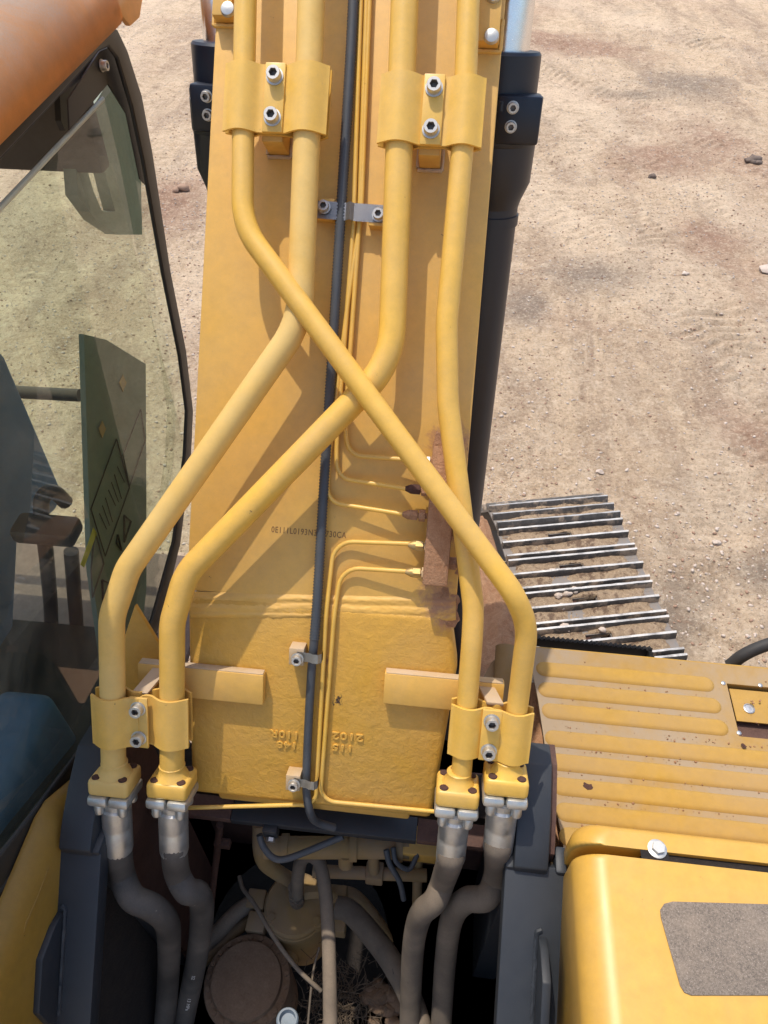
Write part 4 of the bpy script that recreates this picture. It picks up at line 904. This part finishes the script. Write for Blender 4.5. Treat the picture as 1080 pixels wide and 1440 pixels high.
G().box(((lx[0].x + 1.7) / 2, yf + .003, ZD - .04), (1.7 - lx[0].x, .006, .075), None, .002).out('front_edge', MAT['deck'], deck)
G().box(((lx[0].x + 1.7) / 2, (yf + .25) / 2, ZD - .12), (1.66 - lx[0].x, yf - .32, .012), None, .002).out('under_plate', MAT['rust'], deck)
def rib(x0, x1, y, hw):
    b = bmesh.new(); loops = []
    for ins, z in ((0, .0), (.0035, .0035), (.008, .0048), (.013, .0052)):
        lp = []
        for sx, xc in ((1, x1 - hw), (-1, x0 + hw)):
            for k in range(9):
                a = -math.pi / 2 + math.pi * k / 8; lp.append(b.verts.new((xc + sx * math.cos(a) * (hw - ins), y + sx * math.sin(a) * (hw - ins), ZD + .0004 + z)))
        loops.append(lp)
    n = len(loops[0])
    for i in range(3):
        for k in range(n): b.faces.new((loops[i][k], loops[i][(k + 1) % n], loops[i + 1][(k + 1) % n], loops[i + 1][k]))
    b.faces.new(loops[-1]); bmesh.ops.recalc_face_normals(b, faces=b.faces[:]); gg = G(); gg.add(b); gg.out('rib', MAT['deck'], deck, 60)
ends = [((754, 945), (1003, 958)), ((757, 974), (1013, 988)), ((762, 1004), (1023, 1019)), ((766, 1035), None), ((771, 1068), None), ((776, 1102), None), ((781, 1138), None), ((786, 1173), None)]
for l, r in ends:
    a = atZ(*l, ZD); rib(a.x + .0, atZ(*r, ZD).x if r else 1.62, (a.y + atZ(*r, ZD).y) / 2 if r else a.y - .004, .0215)
def gen_deck(n):
    x = rng.uniform(lx[0].x + .05, 1.05, n); y = rng.uniform(.45, yf - .01, n)
    grooves = np.array([(a_.y + b_.y) / 2 for a_, b_ in zip([atZ(*e[0], ZD) for e in ends], [atZ(*e[0], ZD) for e in ends][1:])])
    g_ = grooves[rng.integers(0, len(grooves), n)] + rng.normal(0, .004, n); y = np.where(rng.random(n) < .8, g_, y)
    return x, y, np.full(n, ZD + .0015)
o = mesh_obj('dirt_crumbs', scatter('dirt_crumbs', 500, gen_deck, MAT['rust'], lambda n: .0009 + .003 * rng.random(n) ** 5), None, MAT['rust']); tag(o, 'fine brown dirt crumbs lying in the grooves of the ribbed deck', 'dirt', kind='stuff')
# latch set in the plate
g = G(); g.box(((hx0 + hx1) / 2, (hy0 + hy1) / 2, ZD - .030), (hx1 - hx0 + .01, hy1 - hy0 + .01, .004), None, 0); la = g.out('latch_pocket', MAT['brown'], deck)
for bx in (((hx0 + hx1) / 2, hy1 + .001, hx1 - hx0 + .004, .003), ((hx0 + hx1) / 2, hy0 - .001, hx1 - hx0 + .004, .003), (hx0 - .001, (hy0 + hy1) / 2, .003, hy1 - hy0), (hx1 + .001, (hy0 + hy1) / 2, .003, hy1 - hy0)):
    G().box((bx[0], bx[1], ZD - .0155), (bx[2], bx[3], .029), None, 0).out('pocket_wall', MAT['deck'], la)
ly = atZ(1040, 1012, ZD).y
G().box(((hx0 + hx1) / 2 + .002, (ly + hy1) / 2 - .004, ZD - .010), (hx1 - hx0 - .010, hy1 - ly - .010, .004), None, .001).out('latch_flap', MAT['deck'], la)
q = atZ(1053, 997, ZD - .008); G().lathe([(.0135, 0), (.0135, .003), (.0115, .004), (.010, .002), (.004, .002), (.0, .0025)], q, (0, 0, 1), 24).out('lock_disc', MAT['steel'], la)
for px, py in ((1017, 961), (1069, 964), (1039, 1031)): G().lathe([(.006, 0), (.0055, .002), (.003, .0035)], atZ(px, py, ZD), (0, 0, 1), 14).out('rivet', MAT['steel'], deck)
for px, py, sx_, sy_ in ((826, 1106, .012, .006), (1046, 1049, .006, .004)):
    p = atZ(px, py, ZD + .0056); pts = []
    rr_ = random.Random(px)
    for k in range(16): a = 2 * math.pi * k / 16; f = rr_.uniform(.55, 1.25); pts.append(p + V((math.cos(a) * sx_ * f + math.sin(a) * sx_ * .4, math.sin(a) * sy_ * f * 1.3 - math.cos(a) * sy_ * .7, 0)))
    G().prism(pts, (0, 0, .0006)).out('rust_spot', MAT['rustbolt'], deck)
# serrated step frame in front of the deck
zs = 1.80
def serr(a, b, w):
    a, b = V(a), V(b); L = (b - a).length; n = int(L / .014); d = (b - a).normalized(); up = V((0, 0, 1)); side = d.cross(up)
    top_ = []
    for i in range(n): top_ += [a + d * (i * L / n) + up * .0, a + d * ((i + .5) * L / n) + up * .010]
    pts = [a - up * .035] + top_ + [b, b - up * .035]
    return G().prism(pts, side * w)
s0, s1 = atZ(735, 893, zs), atZ(916, 911, zs); s2, s3 = atZ(735, 914, zs), atZ(921, 934, zs)
for a, b in ((s0, s1), (s2, s3), (s1, s3)): serr(a, b, .012).out('serrated_step', MAT['rubber'], deck)
# dull yellow bracket behind the right pipes
G().tube([atZ(712, 910, 1.95), atZ(708, 1000, 1.90)], .03, 16).out('hinge_post', MAT['swivel'], deck)
G().prism([atZ(x, y, 1.9) for x, y in ((668, 975), (690, 935), (715, 912), (745, 915), (745, 1010), (668, 1010))], (0, 0, .01)).out('corner_plate', MAT['swivel'], deck)
o = G().tube(spline([atZ(1026, 936, 1.98), atZ(1046, 921, 2.02), atZ(1075, 908, 2.05), atZ(1120, 896, 2.07), atZ(1200, 890, 2.07)], 8), .0165, 16).out('handrail_hose', MAT['rubber'], None, 60); tag(o, 'thick black rubber hose curving over the far edge of the deck', 'hose')

# ------------------------------------------------------------------ engine hood
ZH = 2.36
hood = thing('engine_hood', (.9, .2, 2.0), 'glossy yellow engine hood with grey grip pad, lower right', 'hood')
def rhood(x0, x1, y0, y1, z0, z1, rc, re, corner_y1=True):
    """block whose left edge is rolled and whose front-left corner is rounded"""
    b = bmesh.new(); rings = []
    prof_ = [(0, z0)] + [(re * (1 - math.cos(R(90) * k / 8)), z1 - re + re * math.sin(R(90) * k / 8)) for k in range(9)]
    for ins, z in prof_:
        X0, Y1 = x0 + ins, y1 - (ins * .36 if corner_y1 else ins * .07); r = min(rc, (Y1 - y0) * .85); lp = []
        lp.append((x1, y0)); lp.append((x1, Y1))
        for k in range(9): a = R(90) + R(90) * k / 8; lp.append((X0 + r + math.cos(a) * r, Y1 - r + math.sin(a) * r))
        lp.append((X0, y0)); rings.append([b.verts.new((x, y, z)) for x, y in lp])
    n = len(rings[0])
    for i in range(len(rings) - 1):
        for k in range(n): b.faces.new((rings[i][k], rings[i][(k + 1) % n], rings[i + 1][(k + 1) % n], rings[i + 1][k]))
    b.faces.new(rings[-1]); b.faces.new(rings[0][::-1]); bmesh.ops.recalc_face_normals(b, faces=b.faces[:]); g = G(); g.add(b); return g
yg = atZ(960, 1206, ZH).y; yh = atZ(960, 1168, ZH).y; xh = atZ(866, 1330, ZH).x - .055
rhood(xh + .001, 1.6, yg + .005, yh + .004, 1.9, ZH + .004, .030, .055).out('front_panel', MAT['hood'], hood, 50).modifiers.new('weighted_normal', 'WEIGHTED_NORMAL')
rhood(xh, 1.6, -.5, yg - .008, 1.9, ZH + .006, .008, .055, False).out('hood_lid', MAT['hood'], hood, 50).modifiers.new('weighted_normal', 'WEIGHTED_NORMAL')
G().box((.9, yg - .0015, ZH - .058), (1.0, .0124, .10), None, 0).out('gap_shade_strip', MAT['dark'], hood)  # black strip added so the lit gap looks shaded
gp = [(946, 1268), (1200, 1275), (1240, 1400), (972, 1400), (962, 1396), (956, 1386), (929, 1290), (928, 1280), (934, 1271)]
G().prism([atZ(x, y, ZH + .0065) for x, y in gp], (0, 0, .0016), bev=.0006).out('grip_pad', MAT['grip'], hood)
q = atZ(921, 1190, ZH + .0025); pts = [q + V((dx, dy, 0)) for dx, dy in [(math.cos(R(a)) * .024 - .003, math.sin(R(a)) * .012 + .005) for a in range(0, 181, 20)] + [(-.026, -.026), (.021, -.026)]]
G().prism(pts, (0, 0, .0006)).out('recess_shade_plate', MAT['dark'], hood)  # flat black plate painting the shade of a notch, nothing is cut
g = G(); g.lathe([(.0165, 0), (.0165, .002), (.013, .003)], atZ(924, 1194, ZH + .0035), (0, 0, 1), 20); g.hexa(atZ(925, 1193, ZH + .0065), V((0, 0, 1)), .0112, .008, V((1, .3, 0))); g.out('hex_bolt', MAT['ferrule'], hood)

# ------------------------------------------------------------------ crawler track
HT = R(13.2); TF = V((-math.sin(HT), math.cos(HT), 0)); TR = V((math.cos(HT), math.sin(HT), 0))
zt = .95; tc = atZ(872, 732, zt)                # outer end of one shoe boundary
trk = thing('crawler_track', (.7, 2.0, 0), 'crawler track with mud packed triple grouser steel shoes, right of the boom', 'track')
WID, PIT = .64, .203
def shoe_mesh(slot):
    g = G(); p = PIT - .006
    sl = [(-.5, .5)] if not slot else None
    def pl_(x0, x1, y0, y1): g.box(((x0 + x1) / 2 * 1.0, (y0 + y1) / 2, -.006), (x1 - x0, y1 - y0, .012), None, .001, 1)
    ya, yb_ = -p / 2, p / 2; sy0, sy1 = .016, .050
    pl_(-WID / 2, WID / 2, ya, sy0); pl_(-WID / 2, -.075, sy0, sy1); pl_(.04, WID / 2, sy0, sy1); pl_(-WID / 2, WID / 2, sy1, yb_)
    if not slot: pl_(-.075, .04, sy0, sy1)
    me = g.mesh('shoe_plate'); me.materials.append(MAT['shoe']); return me
def grouser_mesh():
    g = G(); n = 26; b = bmesh.new(); rows = []
    for i in range(n + 1):
        x = -WID / 2 + WID * i / n; w = .0105; j = lambda s=.0005: random.uniform(-s, s)
        rows.append([b.verts.new((x, -w - .004 + j(), -.001)), b.verts.new((x, -w * .8 + j(), .029 + j())), b.verts.new((x, -w * .5 + j(), .0335 + j(.0012))), b.verts.new((x, w * .5 + j(), .0335 + j(.0012))), b.verts.new((x, w * .8 + j(), .029 + j())), b.verts.new((x, w + .004 + j(), -.001))])
    for i in range(n):
        for k in range(5): b.faces.new((rows[i][k], rows[i][k + 1], rows[i + 1][k + 1], rows[i + 1][k]))
    b.faces.new(rows[0]); b.faces.new(rows[-1]); bmesh.ops.recalc_face_normals(b, faces=b.faces[:]); g.add(b); me = g.mesh('grouser', 40); me.materials.append(MAT['grouser']); return me
SH = [shoe_mesh(True), shoe_mesh(True)]; GRS = [grouser_mesh() for _ in range(3)]
def mud_mesh(seed):
    b = bmesh.new(); nx, ny = 90, 26; r = np.random.default_rng(seed); rows = []
    from mathutils import noise as mn
    for j in range(ny + 1):
        row = []
        for i in range(nx + 1):
            x = -WID / 2 + .01 + (WID - .02) * i / nx; y = -PIT / 2 + .014 + (PIT - .028) * j / ny
            h = mn.fractal(V((x * 7 + seed * 5, y * 9, seed)), 1, 2, 4) * .012 + .007 + .013 * mn.noise(V((x * 5 + seed * 9, y * 3, seed * 3)))
            e = min(i, nx - i) / 9; h -= .016 * max(0, 1 - e); h -= .010 * max(0, 1 - abs(y) / .012)
            ho = .006 * mn.noise(V((x * 40, y * 40, seed * 2)))
            if -.075 + ho < x < .04 + ho and .016 + ho < y < .050 + ho * .5: h -= .03
            row.append(b.verts.new((x, y, min(h, .016) + mn.noise(V((x * 90, y * 90, seed))) * .003 + max(0, mn.noise(V((x * 150, y * 150, seed + 4))) - .25) * .012)))
        rows.append(row)
    for j in range(ny):
        for i in range(nx):
            f = [rows[j][i], rows[j][i + 1], rows[j + 1][i + 1], rows[j + 1][i]]
            if max(v.co.z for v in f) > -.008 and not (all(-.078 < v.co.x < .043 and .012 < v.co.y < .053 for v in f)): b.faces.new(f)
    bmesh.ops.delete(b, geom=[v for v in b.verts if not v.link_faces], context='VERTS')
    bmesh.ops.recalc_face_normals(b, faces=b.faces[:]); g = G(); g.add(b); me = g.mesh('packed_mud', 80); me.materials.append(MAT['mud']); return me
base = V((tc.x, tc.y, zt)) - TR * (WID / 2)
RI = .36
for k in range(-8, 6):
    s = -(k - .5) * PIT                 # k grows forward: k=1 is the first row on the curve
    if k <= 0: o = base - TF * (-(k - .5) * PIT); nrm = V((0, 0, 1)); fd = TF
    else:
        a = (k - .5) * PIT / RI * 1.0; o = base + V((0, 0, -RI)) + (V((0, 0, 1)) * math.cos(a) + TF * math.sin(a)) * RI; nrm = V((0, 0, 1)) * math.cos(a) + TF * math.sin(a); fd = TF * math.cos(a) - V((0, 0, 1)) * math.sin(a)
    Mf = frame(o, TR, fd, nrm)
    shoe = mesh_obj('track_shoe', SH[0], trk, None, Mf)
    for j, y in enumerate((-PIT / 2 + .016, 0, PIT / 2 - .016)): mesh_obj('grouser', GRS[(j + k) % 3], shoe, None, Mf @ Mx.Translation((0, y, .0)))
    mm = mud_mesh(k + 11); mo = mesh_obj('packed_mud', mm, shoe, None, Mf)
    mo['kind'] = 'stuff'
# chain, guard frame and clay
for s in (-.06, .06):
    P = base + TR * (s - .02); G().prism([P + V((0, 0, -.013)), P - TF * 2.0 + V((0, 0, -.013)), P - TF * 2.0 + V((0, 0, -.11)), P + V((0, 0, -.11))], TR * .03).out('chain_link', MAT['rustbolt'], trk)
tfm = base - TR * (WID / 2 + .055)
G().prism([tfm + TF * .08 + V((0, 0, -.12)), tfm + TF * -1.6 + V((0, 0, -.12)), tfm + TF * -1.6 + V((0, 0, -.6)), tfm + TF * .08 + V((0, 0, -.6))], TR * -.12, bev=.02).out('track_frame', MAT['brown'], trk)
# clay caked on the arm joining the track to the machine centre
n = 26; rows = []
Lp = [(668, 730), (672, 800), (676, 870), (674, 930), (668, 990)]; Rp = [(690, 742), (712, 800), (728, 860), (738, 915), (742, 985)]; zz = [1.10, 1.25, 1.40, 1.55, 1.68]
for i in range(n + 1):
    t_ = i / n * 4; k = min(3, int(t_)); f = t_ - k; row = []
    a = atZ(*Lp[k], zz[k]).lerp(atZ(*Lp[k + 1], zz[k + 1]), f); b = atZ(*Rp[k], zz[k]).lerp(atZ(*Rp[k + 1], zz[k + 1]), f)
    for j in range(n + 1):
        u = j / n; p = a.lerp(b, u * 1.25 - .2); p.z += .05 * math.sin(u * 3.1) - (.25 * max(0, u - .8)) + .03 * mnz.fractal(p * 9, 1, 2, 4) + .012 * mnz.noise(p * 60)
        row.append(p)
    rows.append(row)
G().sheet(rows, .03).out('clay_bank', MAT['orange'], trk, 60)
o = rblock(-.6, .3, .7, 1.6, .55, .95, .08).out('undercarriage', MAT['rust'], None); o.data.materials[0] = MAT['orange']; tag(o, 'mud caked undercarriage beam beneath the boom foot', 'undercarriage')
for k, (px, py, s, lab) in enumerate(((785, 837, .022, 'rounded pale stone on the track, left one of a row'), (797, 835, .026, 'rounded tan stone on the track, in the middle of a row'), (778, 803, .022, 'pale stone just below a slot of the track'), (790, 853, .022, 'whitish stone beside a black slot on the track'), (795, 882, .026, 'pale lump left of the nearest slot on the track'), (847, 886, .018, 'small pale stone right of the nearest slot on the track'), (808, 830, .024, 'pinkish tan stone on the track, right one of a row'))):
    p = atZ(px, py, zt + .012); o = G().add(stone_mesh(k + 40, 2, .35), Mx.Translation(p) @ Mx.Diagonal((s, s, s, 1))).out('stone', MAT['stone'], None, 60); tag(o, lab, 'stone', 'stones lying on the track')
